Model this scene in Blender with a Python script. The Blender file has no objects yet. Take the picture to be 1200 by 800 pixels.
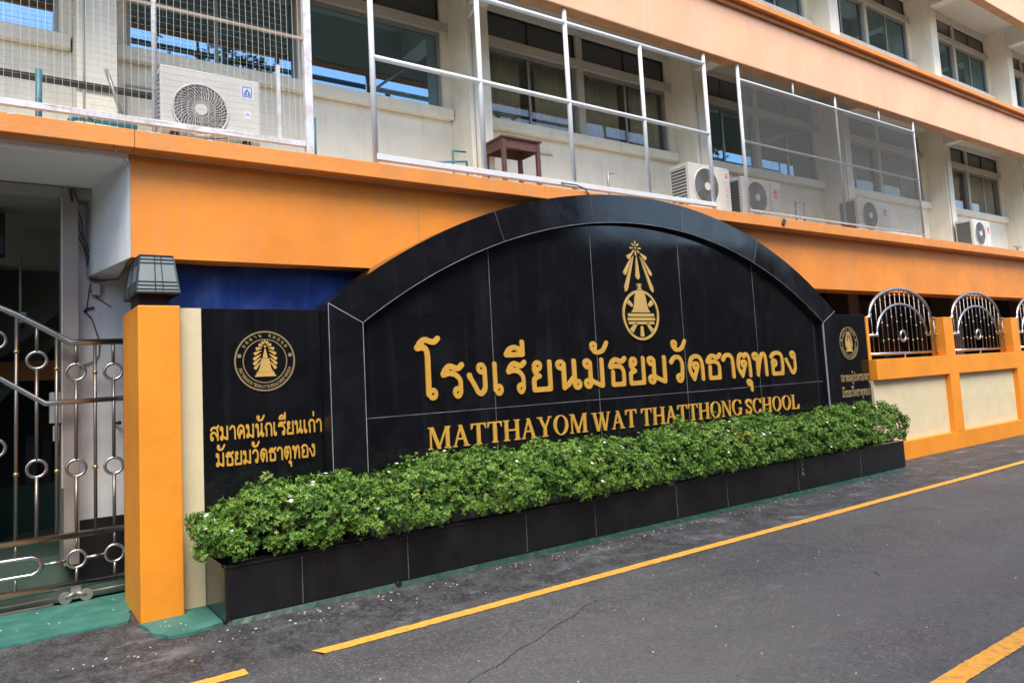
import bpy, bmesh, math, random
import numpy as np
from mathutils import Vector, Matrix

random.seed(7)
rng = np.random.default_rng(7)
SC = bpy.context.scene
COL = SC.collection
R = math.radians

# ------------------------------------------------------------------ camera
cam_d = bpy.data.cameras.new("camera")
cam = bpy.data.objects.new("camera", cam_d)
COL.objects.link(cam)
cam_d.sensor_width = 36.0
cam_d.lens = 857.3 / 1200.0 * 36.0
cam_d.shift_x = -(600.4 - 600.0) / 1200.0
cam_d.shift_y = (369.2 - 400.0) / 1200.0
cam_d.clip_start = 0.05
cam_d.clip_end = 600.0


def cam_matrix(yaw, pitch, roll):
    y, p, r = map(R, (yaw, pitch, roll))
    a, b, c, d, e, g = math.cos(y), math.sin(y), math.cos(p), math.sin(p), math.cos(r), math.sin(r)
    m = np.array([[e, -g, 0], [g, e, 0], [0, 0, 1]]) @ np.array([[1, 0, 0], [0, c, -d], [0, d, c]]) @ np.array([[a, 0, b], [0, 1, 0], [-b, 0, a]])
    # columns: camera-space direction of world X, world -Z, world Y (camera x right, y down, z forward)
    wx, wz, wy = m[:, 0], -m[:, 1], m[:, 2]
    w = np.array([wx, wy, wz]).T          # camera <- world
    right, down, fwd = w[0], w[1], w[2]
    return Matrix(((right[0], -down[0], -fwd[0], 0.0),
                   (right[1], -down[1], -fwd[1], 0.0),
                   (right[2], -down[2], -fwd[2], 1.6),
                   (0, 0, 0, 1)))


cam.matrix_world = cam_matrix(-35.54, -4.84, -3.07)
SC.camera = cam
SC.render.resolution_x = 1024
SC.render.resolution_y = 682

# ------------------------------------------------------------------ world, sun, exposure
SUN_ELEV, SUN_AZ = 58.0, 200.0            # azimuth measured from +Y clockwise: in front of the facade
world = bpy.data.worlds.new("World")
SC.world = world
world.use_nodes = True
wn = world.node_tree
bg = wn.nodes["Background"]
sky = wn.nodes.new("ShaderNodeTexSky")
sky.sky_type = 'NISHITA'
sky.sun_disc = False
sky.sun_elevation = R(SUN_ELEV)
sky.sun_rotation = R(SUN_AZ)
sky.air_density = 1.0
sky.dust_density = 1.2
wn.links.new(sky.outputs[0], bg.inputs[0])
bg.inputs[1].default_value = 0.15
sun_d = bpy.data.lights.new("sun", 'SUN')
sun_d.energy = 1.5
sun_d.angle = R(35)
sun_d.color = (1.0, 0.90, 0.74)
sun = bpy.data.objects.new("sun", sun_d)
COL.objects.link(sun)
sd = Vector((math.sin(R(SUN_AZ)) * math.cos(R(SUN_ELEV)), math.cos(R(SUN_AZ)) * math.cos(R(SUN_ELEV)), math.sin(R(SUN_ELEV))))
sun.rotation_euler = sd.to_track_quat('Z', 'Y').to_euler()
SC.view_settings.view_transform = 'Standard'
SC.view_settings.look = 'None'
SC.view_settings.exposure = 1.62
SC.view_settings.gamma = 1.0

# ------------------------------------------------------------------ materials
MATS = {}


def mat(name, base, rough=0.6, metal=0.0, var=0.0, vscale=3.0, streak=0.0, dirt=None, dirt_amt=0.0, dirt_scale=2.0,
        bump=0.0, bscale=60.0, spec=0.5, rvar=0.0, emit=None, detail=6.0, stretch=(1, 1, 1), attr=None):
    if name in MATS:
        return MATS[name]
    m = bpy.data.materials.new(name)
    m.use_nodes = True
    nt = m.node_tree
    N, L = nt.nodes, nt.links
    p = N["Principled BSDF"]
    p.inputs["Base Color"].default_value = (*base, 1)
    p.inputs["Roughness"].default_value = rough
    p.inputs["Metallic"].default_value = metal
    p.inputs["Specular IOR Level"].default_value = spec
    geo = N.new("ShaderNodeNewGeometry")
    mp = N.new("ShaderNodeMapping")
    mp.inputs["Scale"].default_value = stretch
    L.new(geo.outputs["Position"], mp.inputs[0])
    col = None

    def noise(scale, det=detail, src=mp):
        n = N.new("ShaderNodeTexNoise")
        n.inputs["Scale"].default_value = scale
        n.inputs["Detail"].default_value = det
        n.inputs["Roughness"].default_value = 0.6
        L.new(src.outputs[0], n.inputs["Vector"])
        return n

    def mix(fac, a, b):
        x = N.new("ShaderNodeMix")
        x.data_type = 'RGBA'
        L.new(fac, x.inputs[0])
        for s, v in ((x.inputs[6], a), (x.inputs[7], b)):
            if isinstance(v, tuple):
                s.default_value = (*v, 1)
            else:
                L.new(v, s)
        return x.outputs[2]

    def ramp(src, lo, hi, amt=1.0):
        r = N.new("ShaderNodeMapRange")
        r.inputs[1].default_value = lo
        r.inputs[2].default_value = hi
        r.inputs[4].default_value = amt
        L.new(src, r.inputs[0])
        return r.outputs[0]
    if var > 0:
        n = noise(vscale)
        dk = tuple(c * (1 - var) for c in base)
        lt = tuple(min(1, c * (1 + var * 0.7)) for c in base)
        col = mix(ramp(n.outputs["Fac"], 0.3, 0.7), dk, lt)
    if streak > 0:
        mp2 = N.new("ShaderNodeMapping")
        mp2.inputs["Scale"].default_value = (9, 9, 0.55)
        L.new(geo.outputs["Position"], mp2.inputs[0])
        n = noise(1.2, 4, mp2)
        tgt = dirt if dirt else tuple(c * 0.55 for c in base)
        col = mix(ramp(n.outputs["Fac"], 0.52, 0.78, streak), col if col else base, tgt)
    if dirt and dirt_amt > 0:
        n = noise(dirt_scale, 8)
        col = mix(ramp(n.outputs["Fac"], 0.5, 0.75, dirt_amt), col if col else base, dirt)
    if attr:
        a = N.new("ShaderNodeAttribute")
        a.attribute_name = attr
        col = a.outputs["Color"]
    if col:
        L.new(col, p.inputs["Base Color"])
    if rvar > 0:
        n = noise(2.3, 5)
        r = N.new("ShaderNodeMapRange")
        r.inputs[1].default_value = 0.35
        r.inputs[2].default_value = 0.7
        r.inputs[3].default_value = rough
        r.inputs[4].default_value = rough + rvar
        L.new(n.outputs["Fac"], r.inputs[0])
        L.new(r.outputs[0], p.inputs["Roughness"])
    if bump > 0:
        n = noise(bscale, 4)
        b = N.new("ShaderNodeBump")
        b.inputs["Strength"].default_value = bump
        b.inputs["Distance"].default_value = 0.01
        L.new(n.outputs["Fac"], b.inputs["Height"])
        L.new(b.outputs[0], p.inputs["Normal"])
    if emit:
        p.inputs["Emission Color"].default_value = (*emit[0], 1)
        p.inputs["Emission Strength"].default_value = emit[1]
    MATS[name] = m
    return m


ORANGE = mat("orange_paint", (0.76, 0.245, 0.022), 0.6, var=0.2, vscale=1.1, streak=0.5, dirt=(0.58, 0.26, 0.09), dirt_amt=0.4, bump=0.25, bscale=25)
ORANGE2 = mat("orange_pillar_paint", (0.80, 0.275, 0.012), 0.6, var=0.13, vscale=1.6, streak=0.2, dirt=(0.62, 0.25, 0.04), dirt_amt=0.25, dirt_scale=4, bump=0.3, bscale=18)
ORANGE_W = mat("worn_orange_edge_paint", (0.70, 0.25, 0.045), 0.65, var=0.12, vscale=2.5, streak=0.35, dirt=(0.50, 0.25, 0.12), dirt_amt=0.45, dirt_scale=7, bump=0.3, bscale=30)
PINK = mat("salmon_paint", (0.81, 0.43, 0.245), 0.65, var=0.09, vscale=1.2, streak=0.55, dirt=(0.76, 0.52, 0.38), dirt_amt=0.4, dirt_scale=1.5, bump=0.15, bscale=25)
BROWNED = mat("brown_orange_soffit_edge", (0.42, 0.20, 0.08), 0.7, var=0.25, vscale=4, dirt=(0.25, 0.2, 0.17), dirt_amt=0.6, dirt_scale=5)
ORANGE_SH = mat('shaded_orange_band', (0.45, 0.16, 0.035), 0.7, var=0.2, vscale=3, dirt=(0.28, 0.14, 0.07), dirt_amt=0.5, dirt_scale=6)  # brown shadow band under the coping, its shade put into the colour
CREAM = mat("cream_wall_paint", (0.81, 0.74, 0.60), 0.7, var=0.08, vscale=2, streak=0.35, dirt=(0.50, 0.44, 0.34), dirt_amt=0.28, dirt_scale=3, bump=0.15, bscale=35)
CREAM2 = mat("yellowish_cream_paint", (0.66, 0.57, 0.36), 0.7, var=0.06, vscale=3, streak=0.15, dirt=(0.45, 0.38, 0.25), dirt_amt=0.2, dirt_scale=4, bump=0.2, bscale=40)
SOFFIT = mat("grey_white_ceiling_paint", (0.66, 0.63, 0.56), 0.8, var=0.05, vscale=2, dirt=(0.35, 0.34, 0.32), dirt_amt=0.3)
WHITEW = mat("white_wall_paint", (0.78, 0.77, 0.76), 0.7, var=0.05, vscale=2, streak=0.25, dirt=(0.35, 0.33, 0.31), dirt_amt=0.2, dirt_scale=6)
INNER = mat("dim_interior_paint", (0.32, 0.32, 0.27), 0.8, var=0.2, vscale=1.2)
INNERD = mat("dark_interior", (0.035, 0.035, 0.035), 0.8, var=0.3, vscale=2)  # near-black, so the darkness of the rooms sits in the wall colour
COLBR = mat("taupe_column_paint", (0.30, 0.26, 0.23), 0.6, var=0.1, vscale=3, streak=0.2)
ASPH = None
GREENP = mat("worn_green_paint", (0.035, 0.16, 0.13), 0.6, var=0.3, vscale=5, dirt=(0.10, 0.19, 0.17), dirt_amt=0.6, dirt_scale=9, bump=0.4, bscale=50)
GREENK = mat("dark_green_kerb_paint", (0.005, 0.042, 0.024), 0.5, var=0.3, vscale=6, dirt=(0.10, 0.11, 0.10), dirt_amt=0.45, dirt_scale=12)
GREENF = mat("dark_green_floor", (0.07, 0.11, 0.085), 0.45, var=0.2, vscale=2, dirt=(0.12, 0.12, 0.10), dirt_amt=0.4)
GREENW = mat("green_plinth_paint", (0.018, 0.065, 0.042), 0.5, var=0.15)
YELLOW = mat("yellow_road_paint", (0.78, 0.36, 0.045), 0.65, var=0.10, vscale=8, dirt=(0.20, 0.14, 0.08), dirt_amt=0.75, dirt_scale=22, bump=0.3, bscale=120)
GROUT = mat("pale_grout", (0.13, 0.135, 0.145), 0.7, var=0.6, vscale=3)
LINEM = mat("pale_mortar", (0.27, 0.28, 0.295), 0.7, var=0.4, vscale=4)
GRAN = mat("polished_black_granite", (0.0055, 0.006, 0.0075), 0.05, var=0.25, vscale=8, dirt=(0.030, 0.031, 0.034), dirt_amt=0.25, dirt_scale=2.4, streak=0.26, rvar=0.10, spec=0.5)
GRAN2 = mat("dusty_black_granite", (0.007, 0.0072, 0.009), 0.08, var=0.25, vscale=8, dirt=(0.026, 0.027, 0.030), dirt_amt=0.3, dirt_scale=2.3, streak=0.3, rvar=0.14, spec=0.5)
GRANP = mat("dull_black_granite", (0.008, 0.008, 0.0095), 0.26, var=0.3, vscale=8, dirt=(0.022, 0.022, 0.024), dirt_amt=0.35, dirt_scale=3, streak=0.35, rvar=0.12, spec=0.4)
GOLD = mat("gold_lettering", (0.70, 0.385, 0.06), 0.42, metal=0.25, var=0.08, vscale=9, dirt=(0.40, 0.2, 0.05), dirt_amt=0.25, dirt_scale=8)
GOLD2 = mat("gold_emblem", (0.62, 0.40, 0.12), 0.42, metal=0.25, var=0.08, vscale=9)
GOLDD = mat("dull_gold_ring", (0.27, 0.20, 0.095), 0.5, metal=0.2)
STEEL = mat("stainless_steel", (0.50, 0.48, 0.47), 0.24, metal=1.0, var=0.1, vscale=8, rvar=0.12)
STEELB = mat("brownish_steel_bar", (0.24, 0.21, 0.185), 0.38, metal=0.8, var=0.12, vscale=8)
STEELD = mat("weathered_steel", (0.30, 0.29, 0.27), 0.45, metal=0.6, var=0.2, vscale=9)
BRASS = mat("brass_bead", (0.55, 0.33, 0.13), 0.3, metal=0.9)
WHITEP = mat("white_pipe_paint", (0.64, 0.645, 0.65), 0.45, var=0.05, vscale=8, dirt=(0.40, 0.33, 0.27), dirt_amt=0.22, dirt_scale=10)
WHITER = mat("rust_flecked_white_steel", (0.66, 0.65, 0.65), 0.5, var=0.1, vscale=9, dirt=(0.30, 0.17, 0.11), dirt_amt=0.55, dirt_scale=12)
WIREL = mat("pale_mesh_wire", (0.48, 0.47, 0.44), 0.5, metal=0.3)
WIREF = mat("grey_fine_mesh_wire", (0.20, 0.195, 0.18), 0.55, metal=0.3)
CASE = mat("off_white_casing", (0.58, 0.555, 0.50), 0.45, var=0.05, vscale=5, streak=0.12, dirt=(0.42, 0.37, 0.30), dirt_amt=0.15)
FANG = mat("grey_fan_grille", (0.20, 0.19, 0.18), 0.5)
FAND = mat("dark_fan_cavity", (0.09, 0.085, 0.08), 0.6)
FANB = mat("grey_fan_blade", (0.12, 0.12, 0.125), 0.45)
BLUEST = mat("blue_sticker_print", (0.06, 0.14, 0.45), 0.5)
REDST = mat("red_sticker_print", (0.60, 0.05, 0.06), 0.5)
STICK = mat("white_sticker", (0.70, 0.71, 0.73), 0.4)
ALU = mat("grey_aluminium_frame", (0.32, 0.32, 0.31), 0.45, metal=0.3, var=0.08)
ALUW = mat("cream_window_frame", (0.50, 0.46, 0.38), 0.55, var=0.08)
LOUV = mat("dark_louvre_slat", (0.07, 0.066, 0.06), 0.45)
TPANE = mat("smoky_transom_panel", (0.055, 0.058, 0.055), 0.3)
CURT = mat("grey_beige_curtain", (0.55, 0.51, 0.40), 0.9, var=0.15, vscale=4)
WOOD = mat("reddish_brown_wood", (0.12, 0.05, 0.035), 0.5, var=0.25, vscale=12, stretch=(1, 1, 5))
PIPEB = mat("teal_blue_pipe", (0.045, 0.17, 0.21), 0.45, var=0.12, vscale=9, dirt=(0.25, 0.28, 0.28), dirt_amt=0.3, dirt_scale=20)
CABLE = mat("dark_cable", (0.05, 0.045, 0.04), 0.6)
CABLEW = mat("pale_cable_trunking", (0.45, 0.43, 0.38), 0.6)
TARP = mat("deep_blue_plastic_sheet", (0.009, 0.036, 0.20), 0.35, var=0.35, vscale=2.2, streak=0.5, dirt=(0.06, 0.12, 0.34), dirt_amt=0.35, dirt_scale=3, stretch=(1, 1, 0.4), bump=0.6, bscale=6)  # pale streaks put the highlights of its creases into the colour
LAMPF = mat("dark_lamp_frame", (0.045, 0.05, 0.055), 0.4, metal=0.4)
LAMPG = mat("frosted_grey_lamp_pane", (0.17, 0.205, 0.20), 0.35, var=0.06, vscale=20)
BLACKM = mat("black_plastic", (0.012, 0.012, 0.013), 0.4)
SOIL = mat("dark_soil", (0.03, 0.022, 0.016), 0.9, var=0.4, vscale=14, bump=0.8, bscale=30)
TWIG = mat("twig_bark", (0.07, 0.05, 0.03), 0.8)
LEAF = mat("glossy_leaf", (0.06, 0.16, 0.02), 0.5, attr="tint", spec=0.32)
PETAL = mat("white_petal", (0.75, 0.75, 0.70), 0.6)
FLECK = mat("pale_litter", (0.55, 0.53, 0.47), 0.7)
LITY = mat("dry_yellow_litter", (0.45, 0.28, 0.08), 0.7)
CRACKM = mat("dark_crack", (0.036, 0.036, 0.038), 0.9)
OPPO = mat("opposite_wall", (0.11, 0.105, 0.10), 0.8, var=0.2, vscale=1)
OPPD = mat("opposite_soffit", (0.10, 0.10, 0.11), 0.8)
BARKM = mat("tree_bark", (0.10, 0.075, 0.05), 0.9, var=0.3, vscale=10)
GREYP = mat("grey_white_box_plastic", (0.45, 0.46, 0.44), 0.5)


def make_asphalt():
    m = bpy.data.materials.new("worn_asphalt")
    m.use_nodes = True
    N, L = m.node_tree.nodes, m.node_tree.links
    p = N["Principled BSDF"]
    geo = N.new("ShaderNodeNewGeometry")

    def noise(s, d, sc=(1, 1, 1), r=0.6, rot=0):
        mp = N.new("ShaderNodeMapping")
        mp.inputs["Scale"].default_value = sc
        mp.inputs["Rotation"].default_value = (0, 0, rot)
        L.new(geo.outputs["Position"], mp.inputs[0])
        n = N.new("ShaderNodeTexNoise")
        n.inputs["Scale"].default_value = s
        n.inputs["Detail"].default_value = d
        n.inputs["Roughness"].default_value = r
        L.new(mp.outputs[0], n.inputs["Vector"])
        return n.outputs["Fac"]

    def rng_(src, a, b, c=0.0, d=1.0):
        r = N.new("ShaderNodeMapRange")
        for i, v in enumerate((a, b, c, d)):
            r.inputs[i + 1].default_value = v
        L.new(src, r.inputs[0])
        return r.outputs[0]

    def mix(f, a, b):
        x = N.new("ShaderNodeMix")
        x.data_type = 'RGBA'
        L.new(f, x.inputs[0])
        for s, v in ((x.inputs[6], a), (x.inputs[7], b)):
            if isinstance(v, tuple):
                s.default_value = (*v, 1)
            else:
                L.new(v, s)
        return x.outputs[2]
    c = mix(rng_(noise(0.9, 5, (0.5, 1, 1)), 0.32, 0.68), (0.050, 0.050, 0.054), (0.088, 0.086, 0.086))
    c = mix(rng_(noise(90, 5, r=.8), 0.45, 0.75, 0, 0.6), c, (0.15, 0.145, 0.14))
    c = mix(rng_(noise(8, 12, (1, .8, 1), .8, .1), 0.46, 0.72, 0, 0.5), c, (0.032, 0.032, 0.034))
    c = mix(rng_(noise(70, 4, rot=1, r=.8), 0.52, 0.72, 0, 0.7), c, (0.025, 0.025, 0.026))
    # long pale scuffs along the lane
    c = mix(rng_(noise(3.0, 12, (0.6, 1.2, 1), 0.78, 0.05), 0.57, 0.76, 0, 0.85), c, (0.19, 0.185, 0.18))
    # coarse stones in the binder, tyre lanes polished paler, a few darker repairs
    vo = N.new("ShaderNodeTexVoronoi")
    vo.inputs["Scale"].default_value = 75
    L.new(geo.outputs["Position"], vo.inputs["Vector"])
    sv = N.new("ShaderNodeSeparateXYZ")
    L.new(vo.outputs["Color"], sv.inputs[0])
    c = mix(rng_(sv.outputs[0], 0.72, 1.0, 0, 0.65), c, (0.17, 0.165, 0.16))
    c = mix(rng_(sv.outputs[1], 0.75, 1.0, 0, 0.7), c, (0.022, 0.022, 0.023))
    c = mix(rng_(noise(0.35, 4, (0.12, 1.5, 1), .5), 0.45, 0.62, 0, 0.45), c, (0.125, 0.122, 0.12))
    c = mix(rng_(noise(1.1, 6, (0.5, 1.2, 1), .6, .3), 0.58, 0.70, 0, 0.5), c, (0.045, 0.045, 0.047))
    # the strip beside the planter is darker, rougher patching
    sep = N.new("ShaderNodeSeparateXYZ")
    L.new(geo.outputs["Position"], sep.inputs[0])
    wob = N.new("ShaderNodeMath"); wob.operation = 'MULTIPLY_ADD'
    L.new(noise(1.5, 5), wob.inputs[0]); wob.inputs[1].default_value = .8
    L.new(sep.outputs[1], wob.inputs[2])
    strip = rng_(wob.outputs[0], 4.75, 5.05)
    c2 = mix(rng_(noise(4.5, 12, (1.2, .8, 1), 0.78), 0.44, 0.80), (0.024, 0.024, 0.026), (0.13, 0.13, 0.132))
    c2 = mix(rng_(noise(60, 5, rot=.5, r=.8), 0.48, 0.72, 0, 0.7), c2, (0.012, 0.012, 0.013))
    c2 = mix(rng_(sv.outputs[0], 0.70, 1.0, 0, 0.6), c2, (0.14, 0.137, 0.135))
    c2 = mix(rng_(noise(1.7, 8, (.8, 1.4, 1), .7, .2), 0.56, 0.74, 0, 0.85), c2, (0.21, 0.21, 0.215))
    c = mix(strip, c, c2)
    # small pale specks and dark pits
    v = N.new("ShaderNodeTexVoronoi")
    v.inputs["Scale"].default_value = 11
    L.new(geo.outputs["Position"], v.inputs["Vector"])
    c = mix(rng_(v.outputs["Distance"], 0.09, 0.05, 0, 0.8), c, (0.25, 0.24, 0.23)) if False else c
    v2 = N.new("ShaderNodeTexVoronoi")
    v2.inputs["Scale"].default_value = 2.3
    L.new(geo.outputs["Position"], v2.inputs["Vector"])
    c = mix(rng_(v2.outputs["Distance"], 0.04, 0.02, 0, 0.8), c, (0.02, 0.02, 0.02))
    L.new(c, p.inputs["Base Color"])
    L.new(rng_(noise(1.3, 4), 0.3, 0.7, 0.55, 0.78), p.inputs["Roughness"])
    b = N.new("ShaderNodeBump")
    b.inputs["Strength"].default_value = 0.5
    b.inputs["Distance"].default_value = 0.004
    L.new(noise(180, 3), b.inputs["Height"])
    L.new(b.outputs[0], p.inputs["Normal"])
    return m


ASPH = make_asphalt()


def make_glass(name, tint, ior, gtint=(1, 1, 1)):
    m = bpy.data.materials.new(name)
    m.use_nodes = True
    N, L = m.node_tree.nodes, m.node_tree.links
    out = N["Material Output"]
    N.remove(N["Principled BSDF"])
    tr = N.new("ShaderNodeBsdfTransparent")
    tr.inputs[0].default_value = (*tint, 1)
    gl = N.new("ShaderNodeBsdfGlossy")
    gl.inputs["Roughness"].default_value = 0.015
    gl.inputs[0].default_value = (*gtint, 1)
    fr = N.new("ShaderNodeFresnel")
    fr.inputs[0].default_value = ior
    mx = N.new("ShaderNodeMixShader")
    ge = N.new("ShaderNodeNewGeometry")        # reflect only at the outer face of the sheet
    sb = N.new("ShaderNodeMath"); sb.operation = 'SUBTRACT'; sb.use_clamp = True
    L.new(fr.outputs[0], sb.inputs[0]); L.new(ge.outputs["Backfacing"], sb.inputs[1])
    L.new(sb.outputs[0], mx.inputs[0])
    L.new(tr.outputs[0], mx.inputs[1])
    L.new(gl.outputs[0], mx.inputs[2])
    L.new(mx.outputs[0], out.inputs[0])
    return m


GLASS_B = make_glass("blue_reflective_window_glass", (0.08, 0.15, 0.20), 4.4, (0.50, 0.80, 1.0))
GLASS_C = make_glass("clear_window_glass", (0.85, 0.87, 0.85), 1.9)

# ------------------------------------------------------------------ object helpers
ORG = {}


def tag(o, label=None, cat=None, group=None, kind=None):
    if label: o["label"] = label
    if cat: o["category"] = cat
    if group: o["group"] = group
    if kind: o["kind"] = kind
    return o


def thing(name, label, cat, loc=(0, 0, 0), group=None):
    o = bpy.data.objects.new(name, None)
    o.empty_display_size = 0.1
    COL.objects.link(o)
    o.location = loc
    ORG[o.name] = Vector(loc)
    return tag(o, label, cat, group)


def link(name, me, parent=None, origin=None, m=None):
    """me carries vertices in world coordinates; they are re-based on the object's own base."""
    if m is not None and not me.materials:
        me.materials.append(m)
    o = bpy.data.objects.new(name, me)
    COL.objects.link(o)
    if parent is not None:
        org = ORG[parent.name]
        o.parent = parent
        me.transform(Matrix.Translation(-org))
        ORG[o.name] = org
    else:
        org = Vector(origin) if origin else Vector((0, 0, 0))
        if origin:
            me.transform(Matrix.Translation(-org))
            o.location = org
        ORG[o.name] = org
    return o


class MB:
    def __init__(s):
        s.v, s.f, s.sm = [], [], []

    def add(s, v, f, smooth=False):
        n = len(s.v)
        s.v += [tuple(p) for p in v]
        s.f += [tuple(i + n for i in q) for q in f]
        s.sm += [smooth] * len(f)
        return s

    def box(s, x0, x1, y0, y1, z0, z1, rot=None, piv=None):
        v = [(x, y, z) for z in (z0, z1) for y in (y0, y1) for x in (x0, x1)]
        if rot:
            pv = Vector(piv) if piv else Vector(((x0 + x1) / 2, (y0 + y1) / 2, (z0 + z1) / 2))
            v = [tuple(rot @ (Vector(p) - pv) + pv) for p in v]
        return s.add(v, [(0, 2, 3, 1), (4, 5, 7, 6), (0, 1, 5, 4), (2, 6, 7, 3), (0, 4, 6, 2), (1, 3, 7, 5)])

    def tube(s, pts, r, seg=8, caps=True, closed=False, rs=None):
        P = [Vector(p) for p in pts]
        n = len(P)
        base = len(s.v)
        prev = None
        for i in range(n):
            if closed:
                d = (P[(i + 1) % n] - P[i - 1]).normalized()
            elif i == 0:
                d = (P[1] - P[0]).normalized()
            elif i == n - 1:
                d = (P[-1] - P[-2]).normalized()
            else:
                d = ((P[i] - P[i - 1]).normalized() + (P[i + 1] - P[i]).normalized()).normalized()
            if prev is None:
                u = d.cross(Vector((0, 0, 1)))
                if u.length < 0.05: u = d.cross(Vector((0, 1, 0)))
            else:
                u = prev - d * prev.dot(d)
            u.normalize()
            prev = u
            w = d.cross(u)
            rr = rs[i] if rs else r
            k = 1.0
            if 0 < i < n - 1:
                c = (P[i] - P[i - 1]).normalized().dot((P[i + 1] - P[i]).normalized())
                k = min(1.35, 1 / max(0.5, math.sqrt((1 + c) / 2)))
            for j in range(seg):
                a = 2 * math.pi * j / seg
                s.v.append(tuple(P[i] + (u * math.cos(a) + w * math.sin(a)) * rr * k))
        m = n if closed else n - 1
        for i in range(m):
            for j in range(seg):
                a, b = base + i * seg + j, base + i * seg + (j + 1) % seg
                c, d2 = base + ((i + 1) % n) * seg + (j + 1) % seg, base + ((i + 1) % n) * seg + j
                s.f.append((a, b, c, d2)); s.sm.append(seg > 5)
        if caps and not closed:
            s.f.append(tuple(base + j for j in reversed(range(seg)))); s.sm.append(False)
            s.f.append(tuple(base + (n - 1) * seg + j for j in range(seg))); s.sm.append(False)
        return s

    def ring(s, c, r, t, axis='y', n=28, seg=8):
        c = Vector(c)
        pts = []
        for i in range(n):
            a = 2 * math.pi * i / n
            if axis == 'y': pts.append(c + Vector((math.cos(a) * r, 0, math.sin(a) * r)))
            elif axis == 'x': pts.append(c + Vector((0, math.cos(a) * r, math.sin(a) * r)))
            else: pts.append(c + Vector((math.cos(a) * r, math.sin(a) * r, 0)))
        return s.tube(pts, t, seg, closed=True)

    def cyl(s, a, b, r, seg=16):
        return s.tube([a, b], r, seg)

    def ball(s, c, r, n=8, m=6):
        v, f = [], []
        for i in range(m + 1):
            t = math.pi * i / m
            for j in range(n):
                a = 2 * math.pi * j / n
                v.append((c[0] + r * math.sin(t) * math.cos(a), c[1] + r * math.sin(t) * math.sin(a), c[2] + r * math.cos(t)))
        for i in range(m):
            for j in range(n):
                f.append((i * n + j, (i + 1) * n + j, (i + 1) * n + (j + 1) % n, i * n + (j + 1) % n))
        return s.add(v, f, True)

    def lathe(s, prof, c, seg=16):
        n = len(prof)
        v = [(c[0] + r * math.cos(2 * math.pi * j / seg), c[1] + r * math.sin(2 * math.pi * j / seg), c[2] + z) for r, z in prof for j in range(seg)]
        f = [(i * seg + j, i * seg + (j + 1) % seg, (i + 1) * seg + (j + 1) % seg, (i + 1) * seg + j) for i in range(n - 1) for j in range(seg)]
        return s.add(v, f, True)

    def prism_xz(s, poly, y0, y1):
        """poly: counter-clockwise outline in x,z seen from -y"""
        n = len(poly)
        v = [(x, y0, z) for x, z in poly] + [(x, y1, z) for x, z in poly]
        f = [tuple(range(n)), tuple(reversed(range(n, 2 * n)))]
        f += [(i, i + n, (i + 1) % n + n, (i + 1) % n) for i in range(n)]
        return s.add(v, f)

    def mesh(s, name):
        me = bpy.data.meshes.new(name)
        me.from_pydata(s.v, [], s.f)
        me.polygons.foreach_set("use_smooth", s.sm)
        me.update()
        return me

    def build(s, name, m, parent=None, origin=None, bevel=0.0, label=None):
        o = link(name, s.mesh(name), parent, origin, m)
        if bevel:
            b = o.modifiers.new("bevel", 'BEVEL')
            b.width = bevel
            b.segments = 2
            b.limit_method = 'ANGLE'
        if label: o["label"] = label
        return o


def bx(name, m, x0, x1, y0, y1, z0, z1, parent=None, bevel=0.0, origin=None, label=None):
    return MB().box(x0, x1, y0, y1, z0, z1).build(name, m, parent, origin, bevel, label)


def copy_tree(o, parent=None, loc=None):
    c = o.copy()
    COL.objects.link(c)
    if parent: c.parent = parent
    if loc is not None: c.location = loc
    for ch in list(o.children): copy_tree(ch, c)
    return c


def structure(o):
    o["kind"] = "structure"
    return o


# ------------------------------------------------------------------ ground
def plane_mesh(name, poly, z):
    me = bpy.data.meshes.new(name)
    me.from_pydata([(x, y, z) for x, y in poly], [], [tuple(range(len(poly)))])
    return me


structure(link("ground", plane_mesh("ground", [(-250, -250), (300, -250), (300, 300), (-250, 300)], -0.03), m=OPPO))
structure(link("road", plane_mesh("road", [(-60, -2.6), (150, -2.6), (150, 6.95), (-60, 6.95)], 0.0), m=ASPH))


def wobble_poly(pts, amp, step=0.06, skip=()):
    out = []
    n = len(pts)
    for i in range(n):
        a, b = Vector(pts[i] + (0,)), Vector(pts[(i + 1) % n] + (0,))
        L_ = (b - a).length
        k = max(1, int(L_ / step))
        nrm = Vector((-(b - a).y, (b - a).x, 0)).normalized()
        for j in range(k):
            p = a.lerp(b, j / k)
            if i not in skip:
                p = p + nrm * random.uniform(-amp, amp)
            out.append((p.x, p.y))
    return out


def slab(poly, z0, z1):
    n = len(poly)
    mb = MB()
    mb.add([(x, y, z1) for x, y in poly] + [(x, y, z0) for x, y in poly],
           [tuple(range(n))] + [(i, i + n, (i + 1) % n + n, (i + 1) % n) for i in range(n)])
    return mb


# green painted aprons at the gate and pillar foot
g = slab(wobble_poly([(-4.0, 6.09), (0.33, 6.06), (0.80, 6.04), (0.90, 6.6), (0.93, 6.93), (-4.0, 6.93)], 0.012, skip=(3, 4, 5)), -0.02, 0.016).build("gate_threshold_paving", GREENP)
structure(g)
g = slab(wobble_poly([(0.855, 5.88), (0.885, 5.60), (0.96, 5.45), (1.12, 5.43), (1.318, 5.50), (1.318, 5.999), (1.0, 5.999)], 0.010, 0.04, skip=(4, 5, 6)), -0.02, 0.02).build("pillar_foot_paving", GREENP)
structure(g)


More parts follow.
